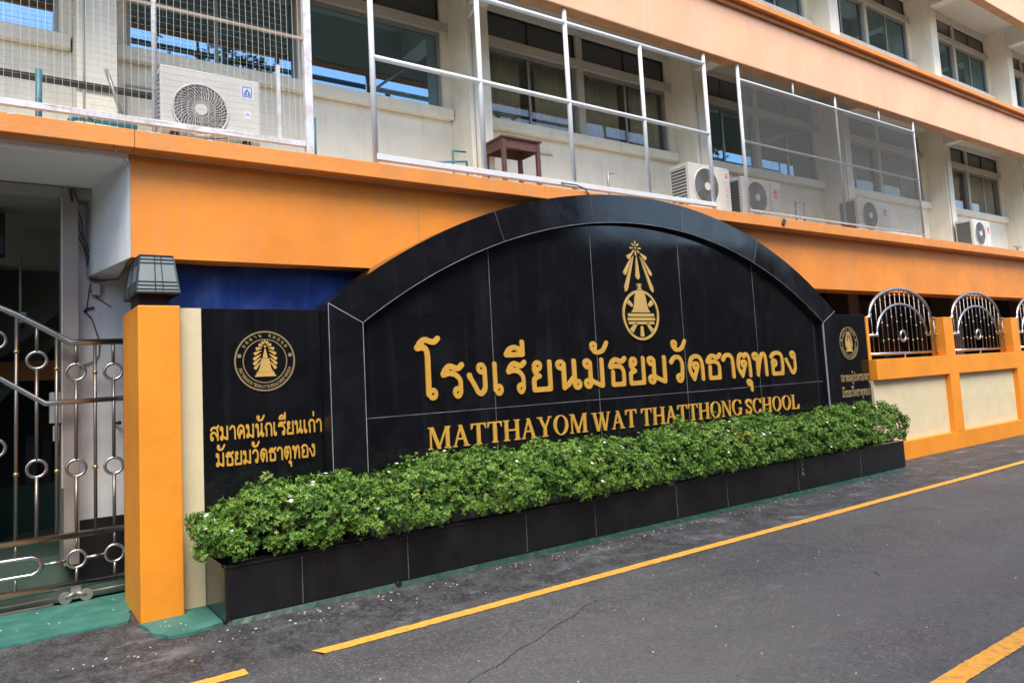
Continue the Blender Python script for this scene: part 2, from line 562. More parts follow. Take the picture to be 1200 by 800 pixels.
def road_line(x0, x1, y, w, slant=0.0, name="road_marking"):
    n = max(2, int((x1 - x0) / 0.03))
    top, bot = [], []
    for i in range(n + 1):
        x = x0 + (x1 - x0) * i / n
        s = slant if i == 0 else 0
        ya = 0.0035 * math.sin(x * 1.7) + random.uniform(-.0016, .0016)
        bot.append((x + s, y - w / 2 + ya + random.uniform(-.0035, .0035)))
        top.append((x, y + w / 2 + ya + random.uniform(-.0035, .0035)))
    v = [(x, yy, 0.005) for x, yy in bot] + [(x, yy, 0.005) for x, yy in top]
    m_ = n + 1
    mb = MB().add(v, [(i, i + 1, i + 1 + m_, i + m_) for i in range(n)])
    return structure(mb.build(name, YELLOW))


road_line(1.60, 45.0, 4.485, 0.10, 0.05)
road_line(-6.0, 1.20, 4.485, 0.10)
road_line(-6.0, 45.0, 1.85, 0.11)


def ribbon(pts, w, z, name, m):
    v, f = [], []
    for i, (x, y) in enumerate(pts):
        j = min(i + 1, len(pts) - 1); k = max(i - 1, 0)
        d = Vector((pts[j][0] - pts[k][0], pts[j][1] - pts[k][1])).normalized()
        ww = w * random.uniform(0.4, 1.3)
        v += [(x - d.y * ww, y + d.x * ww, z), (x + d.y * ww, y - d.x * ww, z)]
        if i: f.append((2 * i - 2, 2 * i - 1, 2 * i + 1, 2 * i))
    return structure(MB().add(v, f).build(name, m))


pts = []
for i in range(90):
    t = i / 89
    x = 2.05 + 1.45 * t
    y = 3.46 + 0.6 * t + 0.012 * math.sin(t * 23) + random.uniform(-.006, .006)
    pts.append((x, y))
ribbon(pts, 0.0035, 0.004, "road_crack", CRACKM)
pts = [(5.35 + 0.004 * i + random.uniform(-.01, .01), 3.0 + .006 * i) for i in range(14)]
ribbon(pts, 0.005, 0.004, "road_crack", CRACKM)

# ------------------------------------------------------------------ glyph shapes as outlines cut from a distance field


def cat(pts, k=6):
    """Catmull-Rom through the points"""
    P = [np.array(p, float) for p in pts]
    P = [2 * P[0] - P[1]] + P + [2 * P[-1] - P[-2]]
    out = []
    for i in range(1, len(P) - 2):
        for j in range(k):
            t = j / k
            out.append(0.5 * ((2 * P[i]) + (-P[i - 1] + P[i + 1]) * t + (2 * P[i - 1] - 5 * P[i] + 4 * P[i + 1] - P[i + 2]) * t * t + (-P[i - 1] + 3 * P[i] - 3 * P[i + 1] + P[i + 2]) * t ** 3))
    out.append(P[-2])
    return [tuple(p) for p in out]


def sdf(prims, X, Y):
    D = np.full(X.shape, 9.0)
    for p in prims:
        k = p[0]
        if k == 's' or k == 'l':
            pts = cat(p[1]) if k == 's' else p[1]
            r = p[2]
            for (ax, ay), (bx_, by_) in zip(pts[:-1], pts[1:]):
                dx, dy = bx_ - ax, by_ - ay
                q = dx * dx + dy * dy + 1e-12
                t = np.clip(((X - ax) * dx + (Y - ay) * dy) / q, 0, 1)
                D = np.minimum(D, np.hypot(X - ax - t * dx, Y - ay - t * dy) - r)
        elif k == 'c':          # ring
            D = np.minimum(D, np.abs(np.hypot(X - p[1], Y - p[2]) - p[3]) - p[4])
        elif k == 'd':          # disc
            D = np.minimum(D, np.hypot(X - p[1], Y - p[2]) - p[3])
        elif k == 'p':          # convex polygon, counter-clockwise
            d = np.full(X.shape, -9.0)
            pts = p[1]
            ar = sum(pts[i - 1][0] * pts[i][1] - pts[i][0] * pts[i - 1][1] for i in range(len(pts)))
            if ar < 0: pts = pts[::-1]
            for i in range(len(pts)):
                (ax, ay), (bx_, by_) = pts[i - 1], pts[i]
                dx, dy = bx_ - ax, by_ - ay
                l = math.hypot(dx, dy)
                d = np.maximum(d, ((X - ax) * dy - (Y - ay) * dx) / l)
            D = np.minimum(D, d)
        elif k == 'e':          # ellipse ring: cx,cy,rx,ry,ix,iy
            _, cx, cy, rx, ry, ix, iy = p
            do = (np.hypot((X - cx) / rx, (Y - cy) / ry) - 1) * min(rx, ry)
            di = (1 - np.hypot((X - cx) / ix, (Y - cy) / iy)) * min(ix, iy)
            D = np.minimum(D, np.maximum(do, di))
        elif k == 'cut':        # remove a box
            _, x0, x1, y0, y1 = p
            d = np.maximum(np.maximum(x0 - X, X - x1), np.maximum(y0 - Y, Y - y1))
            D = np.maximum(D, -d)
    return D


def outline_mesh(prims, box_, cell, to_world, depth_vec, name):
    x0, x1, y0, y1 = box_
    xs = np.arange(x0, x1 + cell, cell)
    ys = np.arange(y0, y1 + cell, cell)
    X, Y = np.meshgrid(xs, ys)
    D = sdf(prims, X, Y)
    D[np.abs(D) < 1e-6] = 1e-6
    D[0, :] = D[-1, :] = 1; D[:, 0] = D[:, -1] = 1
    ins = D < 0
    verts, idx, faces, rim = [], {}, [], []

    def node(i, j):
        k = ('n', i, j)
        if k not in idx:
            idx[k] = len(verts); verts.append((xs[j], ys[i]))
        return idx[k]

    def edge(i, j, i2, j2):
        k = ('e', i, j, i2, j2) if (i, j) < (i2, j2) else ('e', i2, j2, i, j)
        if k not in idx:
            a, b = D[i, j], D[i2, j2]
            t = a / (a - b)
            idx[k] = len(verts); verts.append((xs[j] + (xs[j2] - xs[j]) * t, ys[i] + (ys[i2] - ys[i]) * t))
        return idx[k]
    cnt = ins[:-1, :-1].astype(int) + ins[1:, :-1] + ins[:-1, 1:] + ins[1:, 1:]
    for i in range(len(ys) - 1):
        j = 0
        row = cnt[i]
        if not row.any(): continue
        W = len(xs) - 1
        while j < W:
            c = row[j]
            if c == 0:
                j += 1; continue
            if c == 4:
                k = j
                while k + 1 < W and row[k + 1] == 4: k += 1
                faces.append((node(i, j), node(i, k + 1), node(i + 1, k + 1), node(i + 1, j)))
                j = k + 1; continue
            cs = [(i, j), (i, j + 1), (i + 1, j + 1), (i + 1, j)]
            poly, marks = [], []
            for q in range(4):
                a, b = cs[q], cs[(q + 1) % 4]
                if ins[a]:
                    poly.append(node(*a)); marks.append(0)
                if ins[a] != ins[b]:
                    poly.append(edge(*a, *b)); marks.append(1 if ins[a] else 2)
            if len(poly) >= 3:
                faces.append(tuple(poly))
                n = len(poly)
                for q in range(n):
                    if marks[q] == 1 and marks[(q + 1) % n] == 2:
                        rim.append((poly[q], poly[(q + 1) % n]))
            j += 1
    n = len(verts)
    F = [Vector(to_world(x, y)) for x, y in verts]
    dv = Vector(depth_vec)
    V = [tuple(p) for p in F] + [tuple(p + dv) for p in F]
    FF = list(faces) + [(b, a, a + n, b + n) for a, b in rim]
    me = bpy.data.meshes.new(name)
    me.from_pydata(V, [], FF)
    # drop the unused back vertices
    used = np.zeros(len(V), bool)
    for f in FF:
        for q in f: used[q] = True
    bm = bmesh.new(); bm.from_mesh(me)
    bm.verts.ensure_lookup_table()
    for v in [v for v in bm.verts if not v.link_faces]: bm.verts.remove(v)
    bm.to_mesh(me); bm.free()
    return me


def thai(r=0.075, rc=0.11):
    """unit height 1, widths in the second slot"""
    rr = r * 0.86
    def head(x, y): return ('c', x, y, rc, rr)
    G = {}
    flag = lambda dx=0.0, dy=0.0: ('s', [(.09 + dx, .69 + dy), (.2 + dx, .84 + dy), (.36 + dx, .92 + dy), (.55 + dx, .87 + dy), (.70 + dx, .86 + dy), (.83 + dx, .95 + dy)], r * 1.05)
    G['ร'] = (.90, [flag(), ('s', [(.09, .68), (.34, .72), (.58, .66), (.74, .50), (.75, .30), (.75, .16)], r), head(.63, .155)])
    G['โ'] = (.90, [flag(-.02, .78), ('s', [(.06, 1.47), (.26, 1.49), (.38, 1.40), (.42, 1.20), (.42, .8), (.42, .16)], r * 1.15), head(.56, .155)])
    G['เ'] = (.52, [('l', [(.13, .93), (.13, .16)], r), head(.27, .155)])
    G['ง'] = (.80, [head(.54, .82), ('s', [(.66, .82), (.67, .5), (.66, .22), (.52, .08), (.38, .14), (.30, .28), (.10, .58)], r), ('l', [(.10, .58), (.09, .62)], r * 1.15)])
    G['ย'] = (.88, [head(.29, .82), ('s', [(.17, .83), (.17, .66), (.26, .56), (.36, .50)], r), ('s', [(.36, .50), (.20, .45), (.14, .34), (.14, .10)], r), ('l', [(.14, .08), (.77, .08)], r), ('l', [(.77, .08), (.77, .93)], r)])
    G['น'] = (1.0, [head(.20, .82), ('l', [(.32, .84), (.32, .08)], r), ('l', [(.32, .09), (.48, .18), (.68, .38)], r), ('l', [(.72, .93), (.72, .16)], r), head(.82, .17)])
    G['ม'] = (.95, [head(.18, .82), ('l', [(.30, .84), (.30, .17)], r), head(.20, .17), ('l', [(.28, .30), (.46, .20), (.74, .08)], r), ('l', [(.80, .08), (.80, .93)], r)])
    G['ธ'] = (.90, [flag(.02), ('s', [(.11, .68), (.40, .70), (.64, .66), (.76, .50), (.77, .30), (.77, .10)], r), ('l', [(.77, .08), (.22, .08)], r), ('l', [(.22, .08), (.24, .50)], r)])
    G['ว'] = (.80, [head(.50, .155), ('s', [(.62, .16), (.65, .45), (.64, .70), (.50, .90), (.28, .91), (.10, .74)], r)])
    G['ด'] = (.92, [head(.44, .56), ('l', [(.50, .46), (.33, .08)], r), ('s', [(.33, .08), (.16, .34), (.13, .58), (.24, .84), (.47, .93), (.68, .84), (.77, .62), (.79, .3), (.79, .07)], r)])
    G['ค'] = (.92, [head(.50, .50), ('l', [(.40, .50), (.28, .08)], r), ('s', [(.28, .08), (.15, .34), (.13, .58), (.24, .84), (.47, .93), (.68, .84), (.77, .62), (.79, .3), (.79, .07)], r)])
    G['ต'] = (.94, [head(.45, .55), ('l', [(.50, .45), (.34, .08)], r), ('s', [(.34, .08), (.16, .34), (.13, .60), (.20, .82), (.32, .93), (.47, .84)], r), ('s', [(.47, .84), (.60, .93), (.73, .82), (.79, .6), (.81, .3), (.81, .07)], r)])
    G['า'] = (.74, [('s', [(.09, .74), (.24, .90), (.43, .92), (.58, .78), (.62, .5), (.63, .07)], r)])
    G['ท'] = (1.0, [head(.19, .82), ('l', [(.31, .84), (.31, .08)], r), ('s', [(.31, .10), (.42, .52), (.58, .86), (.72, .91), (.80, .74), (.82, .4), (.83, .07)], r)])
    G['อ'] = (.88, [('s', [(.10, .76), (.26, .90), (.50, .93), (.70, .84), (.77, .62), (.78, .34), (.76, .10)], r), ('l', [(.76, .08), (.17, .08)], r), ('l', [(.17, .08), (.15, .50)], r), head(.26, .52)])
    G['ส'] = (.92, [head(.19, .17), ('s', [(.08, .18), (.09, .44), (.24, .58), (.46, .56), (.64, .40), (.76, .26)], r), ('s', [(.09, .76), (.26, .90), (.50, .92), (.70, .82), (.77, .6), (.78, .07)], r), ('l', [(.66, .84), (.86, 1.02)], r)])
    G['ก'] = (.88, [('s', [(.20, .07), (.20, .46), (.10, .66), (.26, .88), (.48, .93), (.68, .84), (.75, .62), (.76, .3), (.76, .07)], r), ('l', [(.10, .66), (.20, .56)], r)])
    G['ผ'] = (1.0, [head(.24, .82), ('l', [(.12, .8), (.12, .08)], r), ('l', [(.14, .09), (.47, .52), (.80, .09)], r), ('l', [(.83, .08), (.83, .93)], r)])
    G['ป'] = (.92, [head(.25, .82), ('l', [(.13, .8), (.13, .08)], r), ('l', [(.13, .08), (.78, .08)], r), ('l', [(.78, .08), (.78, 1.3)], r)])
    # marks (drawn in absolute heights)
    G['ั'] = (.86, [('c', .18, 1.40, .10, rr * .9), ('s', [(.10, 1.33), (.22, 1.21), (.42, 1.19), (.62, 1.27), (.78, 1.50)], r * .95)])
    G['ี'] = (.80, [('s', [(.10, 1.20), (.22, 1.36), (.42, 1.42), (.60, 1.34), (.70, 1.20)], r), ('l', [(.10, 1.20), (.70, 1.20)], r), ('l', [(.72, 1.20), (.72, 1.58)], r)])
    G['ุ'] = (.40, [('c', .14, -.20, .09, rr * .85), ('l', [(.26, -.20), (.27, -.50)], r * .9)])
    G['ู'] = (.60, [('c', .14, -.20, .09, rr * .85), ('l', [(.25, -.20), (.27, -.44), (.50, -.44), (.50, -.14)], r * .85)])
    G['่'] = (.20, [('l', [(.1, 1.25), (.1, 1.50)], r * .9)])
    G['้'] = (.5, [('c', .12, 1.40, .07, rr * .7), ('l', [(.15, 1.24), (.42, 1.48)], r * .8)])
    return G


TH = thai(0.080, 0.112)
TH2 = thai(0.082, 0.105)


def put_glyph(prims, gw, x0, x1, zb, h, y, parent, name="letter", depth=0.012, m=None, cell=None, top=1.9, bot=-.6):
    sx = (x1 - x0) / gw
    # the outline is cut in the letter's own units and mapped on the slab's front
    c = cell or 0.028
    lo, hi = 9, -9
    for p in prims:
        ys_ = [q[1] for q in p[1]] if p[0] in 'slp' else [p[2] + p[3], p[2] - p[3]] if p[0] in 'cd' else [p[2] - p[4], p[2] + p[4]] if p[0] == 'e' else []
        if ys_: lo, hi = min(lo, min(ys_)), max(hi, max(ys_))
    me = outline_mesh(prims, (-.12, gw + .12, lo - .15, hi + .15), c, lambda a, b: (x0 + a * sx, y, zb + b * h), (0, depth, 0), name)
    return link(name, me, parent, None, m or GOLD)


def serif():
    T, t, s, sl = .205, .08, .055, .08      # thick, thin, serif thickness, serif reach
    G = {}
    def bar(xa, xb, ya, yb): return ('p', [(xa, ya), (xb, ya), (xb, yb), (xa, yb)])
    def ft(x, w, y): return bar(x - w / 2 - sl, x + w / 2 + sl, y, y + s) if y == 0 else bar(x - w / 2 - sl, x + w / 2 + sl, 1 - s, 1)
    def diag(xa, ya, xb, yb, w): return ('p', [(xa - w / 2, ya), (xa + w / 2, ya), (xb + w / 2, yb), (xb - w / 2, yb)])
    G['M'] = (1.36, [diag(.20, 0, .20, 1, t), ft(.18, t, 0), ('p', [(.06, 1), (.06, 1 - s), (.34, 1 - s), (.34, 1)]), diag(.65, 0, .26, 1, T), diag(.62, 0, 1.08, 1, t), diag(1.12, 0, 1.12, 1, T), ft(1.12, T, 0), bar(.99, 1.30, 1 - s, 1)])
    G['A'] = (1.05, [diag(.16, 0, .52, 1, t), diag(.83, 0, .48, 1, T), bar(.27, .70, .32, .32 + t), ft(.16, t, 0), ft(.83, T, 0)])
    G['T'] = (.97, [diag(.485, 0, .485, 1, T), ft(.485, T, 0), bar(.05, .92, 1 - s * 1.3, 1), ('p', [(.05, .97), (.05, .72), (.085, .72), (.20, .95)]), ('p', [(.92, .97), (.77, .95), (.885, .72), (.92, .72)])])
    G['H'] = (1.13, [diag(.23, 0, .23, 1, T), diag(.90, 0, .90, 1, T), bar(.2, .95, .47, .47 + t), ft(.23, T, 0), ft(.90, T, 0), ft(.23, T, 1), ft(.90, T, 1)])
    G['Y'] = (1.05, [diag(.53, 0, .53, .45, T), diag(.52, .40, .20, 1, T), diag(.56, .42, .87, 1, t), ft(.53, T, 0), ft(.20, T, 1), ft(.87, t, 1)])
    G['O'] = (1.13, [('e', .565, .5, .50, .515, .30, .46)])
    G['W'] = (1.46, [diag(.46, 0, .20, 1, T), diag(.50, 0, .74, .9, t), diag(.98, 0, .72, 1, T), diag(1.02, 0, 1.27, 1, t), ft(.20, T, 1), ft(.72, T, 1), ft(1.27, t, 1)])
    G['N'] = (1.05, [diag(.18, 0, .18, 1, t), diag(.84, 0, .20, 1, T * 1.1), diag(.87, 0, .87, 1, t), ft(.18, t, 0), ft(.16, t, 1), ft(.87, t, 1)])
    G['G'] = (1.13, [('e', .565, .5, .50, .515, .32, .455), ('cut', .72, 1.2, .45, .74), ('p', [(.98, .98), (.94, .98), (.90, .70), (.98, .68)]), diag(.88, .03, .88, .42, T), bar(.70, 1.06, .42, .42 + s)])
    G['C'] = (1.05, [('e', .545, .5, .48, .515, .30, .455), ('cut', .72, 1.2, .28, .70), ('p', [(.97, .98), (.93, .98), (.88, .68), (.97, .66)])])
    G['S'] = (.80, [('s', [(.66, .80), (.50, .93), (.32, .92), (.19, .80), (.22, .64), (.40, .52), (.58, .40), (.64, .24), (.54, .10), (.36, .06), (.17, .20)], .085), ('p', [(.72, .99), (.68, .99), (.62, .68), (.72, .66)]), ('p', [(.09, .36), (.09, .01), (.13, .01), (.19, .34)])])
    G['L'] = (.97, [diag(.24, 0, .24, 1, T), ft(.24, T, 1), bar(.07, .90, 0, s * 1.2), ('p', [(.90, 0), (.93, .32), (.89, .32), (.72, .04)])])
    return G


SE = serif()


def put_serif(ch, x0, k, zb, h, y, parent):
    gw, pr_ = SE[ch]
    me = outline_mesh(pr_, (-.1, gw + .1, -.1, 1.1), 0.022, lambda a, b: (x0 + a * k, y, zb + b * h), (0, .012, 0), "letter")
    link("letter", me, parent, None, GOLD)
    return x0 + gw * k


# ------------------------------------------------------------------ the name sign
sign = thing("name_sign", "long arched black granite school sign with large gold Thai and English lettering", "sign", (6.03, 5.95, 0))
CX, CZ, RI, RO = 6.025, -2.60, 5.855, 6.165
YF, YP = 5.80, 5.885      # frame front, panel front
XL, XR = 2.575, 9.475     # opening
XLo, XRo = 2.275, 9.79


def arc_z(x, r): return CZ + math.sqrt(r * r - (x - CX) ** 2)


# core behind everything (grout colour shows only in the joints)
core = []
nseg = 48
for i in range(nseg + 1):
    x = XRo - 0.008 - (XRo - XLo - 0.016) * i / nseg
    core.append((x, arc_z(x, RO) - 0.008))
poly = [(XLo + 0.008, 0.02), (XRo - 0.008, 0.02)] + core
MB().prism_xz(poly, YP + 0.012, 6.115).build("grout_backing", GROUT, sign)
# recessed panel slabs
jx = [XL, 3.95, 5.29, 6.68, 8.07, XR]
gap = 0.0032
for a, b in zip(jx[:-1], jx[1:]):
    MB().box(a + gap, b - gap, YP, YP + 0.02, 0.42, 1.315 - gap).build("granite_slab", GRAN, sign)
    top = [(a + gap + (b - a - 2 * gap) * i / 12, arc_z(a + gap + (b - a - 2 * gap) * i / 12, RI) - gap) for i in range(13)]
    MB().prism_xz([(a + gap, 1.315 + gap), (b - gap, 1.315 + gap)] + top[::-1], YP, YP + 0.02).build("granite_slab", GRAN, sign)
mj = MB()
for x in jx[1:-1]:
    mj.box(x - .0034, x + .0034, YP - .0012, YP + .004, .42, arc_z(x, RI) - .004)
mj.box(XL, XR, YP - .0008, YP + .004, 1.312, 1.3185)
mj.build("mortar_joint", GROUT, sign)
# frame: mitred corner slabs, arch pieces, uprights, each its own stone
def arch_angle(x, r): return math.acos((x - CX) / r)
aL, aR = math.pi - math.acos((CX - XL) / RI), math.acos((XR - CX) / RI)
aLo, aRo = math.pi - math.acos((CX - XLo) / RO), math.acos((XRo - CX) / RO)
cuts_x = [4.10, 5.30, 6.70, 8.02]
cuts = [aL] + [math.acos((x - CX) / RI) for x in cuts_x] + [aR]
cuto = [aLo] + [math.acos((x - CX) / RI) for x in cuts_x] + [aRo]
gs = 0.0016


def arch_piece(ai, ao, bi, bo, y0, y1, ri, ro, n=14):
    v = []
    for i in range(n + 1):
        t = i / n
        a, b = ai + (bi - ai) * t, ao + (bo - ao) * t
        pi_ = (CX + ri * math.cos(a), CZ + ri * math.sin(a))
        po = (CX + ro * math.cos(b), CZ + ro * math.sin(b))
        v += [(pi_[0], y0, pi_[1]), (po[0], y0, po[1]), (po[0], y1, po[1]), (pi_[0], y1, pi_[1])]
    f = []
    for i in range(n):
        q = 4 * i
        for k in range(4):
            f.append((q + k, q + 4 + k, q + 4 + (k + 1) % 4, q + (k + 1) % 4))
    f += [(0, 1, 2, 3), (4 * n + 3, 4 * n + 2, 4 * n + 1, 4 * n)]
    return MB().add(v, f)


def flip_ok(o):
    bm = bmesh.new(); bm.from_mesh(o.data)
    bmesh.ops.recalc_face_normals(bm, faces=bm.faces)
    bm.to_mesh(o.data); bm.free()
    return o


for i in range(5):
    o = arch_piece(cuts[i] - gs / 2, cuto[i] - gs / 2, cuts[i + 1] + gs / 2, cuto[i + 1] + gs / 2, YF, 6.13, RI, RO).build("arch_slab", GRAN2, sign)
    flip_ok(o)
zi, zo = arc_z(XL, RI), arc_z(XLo, RO)
mj = MB()
for a, b in zip(cuts[1:-1], cuto[1:-1]):
    mj.tube([(CX + RI * math.cos(a), YF + .001, CZ + RI * math.sin(a)), (CX + RO * math.cos(b), YF + .001, CZ + RO * math.sin(b))], .003, 4)
mj.build("mortar_joint", GROUT, sign)
MB().prism_xz([(XLo, 0.3), (XL, 0.3), (XL, zi - 0.006), (XLo, zo - 0.006)], YF, 6.13).build("upright_slab", GRAN2, sign)
MB().prism_xz([(XR, 0.3), (XRo, 0.3), (XRo, zo - 0.006), (XR, zi - 0.006)], YF, 6.13).build("upright_slab", GRAN2, sign)
# pale mortar lines along the inner edge and corners of the frame
mb = MB()
for side, xi, xo in ((0, XL, XLo), (1, XR, XRo)):
    mb.tube([(xi, YF + .002, 0.4), (xi, YF + .002, zi), (xo, YF + .002, zo)], 0.0042, 5)
mb.tube([(CX + RI * math.cos(aL + (aR - aL) * i / 60), YF + .002, CZ + RI * math.sin(aL + (aR - aL) * i / 60)) for i in range(61)], 0.0035, 5)
mb.tube([(XLo - .002, YF + .002, .4), (XLo - .002, YF + .002, zo)], 0.0032, 5)
mb.build("mortar_line", LINEM, sign)
# bright look of the right reveal, painted as a thin pale strip
bx("reveal_highlight", mat("pale_reveal_highlight", (0.33, 0.35, 0.38), 0.35), XR - .004, XR - .001, YF + .003, YF + .020, 0.42, zi - .02, sign)
bx("side_slab", GRANP, XLo - .003, XLo - .0005, YF + .003, 5.998, 0.3, zo - .01, sign)
bx("side_slab", GRANP, XR - .0035, XR - .0008, YF + .021, YP - .001, 0.42, zi - .02, sign)

# lettering
YT = YP - 0.012
Z0, HT = 1.437, 0.320
MAIN = [('โ', 3.105, 3.365, 0, 1), ('ร', 3.355, 3.606, 0, 1), ('ง', 3.640, 3.876, 0, 1), ('เ', 3.918, 4.066, 0, 1), ('ร', 4.089, 4.332, 0, 1),
        ('ี', 4.066, 4.322, 0, 1), ('ย', 4.379, 4.665, 0, 1), ('น', 4.700, 5.052, 0, 1), ('ม', 5.075, 5.392, 0, 1), ('ั', 5.180, 5.455, 0, 1),
        ('ธ', 5.430, 5.700, 0, 1), ('ย', 5.722, 6.002, 0, 1), ('ม', 6.030, 6.362, 0, 1), ('ว', 6.390, 6.660, 0, 1), ('ั', 6.435, 6.705, 0, 1),
        ('ด', 6.695, 7.010, 0, 1), ('ธ', 7.026, 7.318, 0, 1), ('า', 7.322, 7.580, 0, 1), ('ต', 7.598, 7.920, 0, 1), ('ุ', 7.790, 7.925, 0, 1),
        ('ท', 7.925, 8.270, 0, 1), ('อ', 8.294, 8.600, 0, 1), ('ง', 8.625, 8.885, 0, 1)]
for ch, a, b, _, _ in MAIN:
    gw, pr_ = TH[ch]
    put_glyph(pr_, gw, a, b, Z0, HT, YT, sign)
ZE, HE = 0.990, 0.198
for word, a, b in (("MATTHAYOM", 3.186, 5.100), ("WAT", 5.150, 5.820), ("THATTHONG", 5.875, 7.660), ("SCHOOL", 7.706, 8.865)):
    tot = sum(SE[c][0] for c in word)
    k = (b - a) / tot
    x = a
    for c in word:
        x = put_serif(c, x, k, ZE - (a - 3.186) * 0.003, HE - (a - 3.186) * .002, YT, sign)


def raised(prims, parent, cx, cz, scale, y, name, m, box_, cell=0.006, depth=0.012):
    me = outline_mesh(prims, box_, cell, lambda a, b: (cx + a * scale, y, cz + b * scale), (0, depth, 0), name)
    return link(name, me, parent, None, m)


# bell-and-rays emblem over the lettering, metres around its ring centre
EX, EZ = 5.99, 2.222
em = []
raised([('c', 0, 0, .272, .0135)], sign, EX, EZ, 1, YT, "emblem_ring", GOLD2, (-.31, .31, -.31, .31))
raised([('p', [(-.20, -.105), (.20, -.105), (.20, -.075), (-.20, -.075)]), ('p', [(-.215, -.062), (.215, -.062), (.215, -.030), (-.215, -.030)]),
        ('p', [(-.205, -.018), (.205, -.018), (.205, .018), (-.205, .018)])], sign, EX, EZ, 1, YT, "emblem_bell_base", GOLD2, (-.25, .25, -.14, .05))
bell = []
pr_bell = [(-.150, .03), (-.118, .06), (-.098, .12), (-.086, .20), (-.070, .245), (-.035, .268), (0, .272)]
for i in range(len(pr_bell) - 1):
    (xa, za), (xb, zb) = pr_bell[i], pr_bell[i + 1]
    bell.append(('p', [(xa, za), (-xa, za), (-xb - 1e-4, zb + .001), (xb + 1e-4, zb + .001)] if xb < 0 else [(xa, za), (-xa, za), (0, zb)]))
raised(bell, sign, EX, EZ, 1, YT - .002, "emblem_bell", GOLD2, (-.19, .19, 0, .30))
sp = []
for a in (-90, -48, -132, 38, 142):
    c_, s_ = math.cos(R(a)), math.sin(R(a))
    r0, r1 = (.125, .245) if a < 0 else (.165, .245)
    w0, w1 = .017, .027
    sp.append(('p', [(c_ * r0 + s_ * w0, s_ * r0 - c_ * w0), (c_ * r1 + s_ * w1, s_ * r1 - c_ * w1), (c_ * r1 - s_ * w1, s_ * r1 + c_ * w1), (c_ * r0 - s_ * w0, s_ * r0 + c_ * w0)]))
for q in sp:
    raised([q], sign, EX, EZ, 1, YT, "emblem_spoke", GOLD2, (-.25, .25, -.28, .2))
raised([('p', [(-.035, .290), (.035, .290), (.030, .305), (-.030, .305)]), ('p', [(-.030, .318), (.030, .318), (.036, .330), (-.036, .330)]), ('p', [(-.038, .345), (.038, .345), (.032, .357), (-.032, .357)]),
        ('p', [(-.012, .30), (.012, .30), (.012, .36), (-.012, .36)])], sign, EX, EZ, 1, YT, "emblem_finial", GOLD2, (-.06, .06, .27, .38), cell=.004)


def petal(cx, cz, ang, r0, r1, w):
    c_, s_ = math.cos(R(ang)), math.sin(R(ang))
    P_ = []
    for t, ww in ((0, .10), (.3, .38), (.62, .82), (.82, 1), (.93, .8), (1, .15)):
        P_.append((r0 + (r1 - r0) * t, w * ww))
    out = [(cx + c_ * a - s_ * -b, cz + s_ * a + c_ * -b) for a, b in P_] + [(cx + c_ * a - s_ * b, cz + s_ * a + c_ * b) for a, b in reversed(P_)]
    return ('p', out)


def ray(x0, z0, x1, z1, w):
    L_ = math.hypot(x1 - x0, z1 - z0)
    return petal(x0, z0, math.degrees(math.atan2(z1 - z0, x1 - x0)), 0, L_, w)


for x0, z0, x1, z1, w in ((-.015, .69, -.015, .405, .034), (-.055, .70, -.222, .262, .029), (.027, .70, .216, .262, .029), (-.085, .67, -.226, .452, .025), (.052, .68, .208, .455, .025), (-.060, .72, -.160, .645, .028), (.027, .72, .140, .645, .028)):
    raised([ray(x0, z0, x1, z1, w)], sign, EX, EZ, 1, YT, "emblem_ray", GOLD2, (-.30, .26, .2, .8), cell=.005)
fl = [petal(-.025, .765, a, .020, .075 if a % 90 else .085, .012) for a in range(0, 360, 45)] + [('d', -.025, .765, .010)]
raised(fl, sign, EX, EZ, 1, YT, "emblem_star", GOLD2, (-.14, .09, .66, .87), cell=.004)

# ------------------------------------------------------------------ end plaques


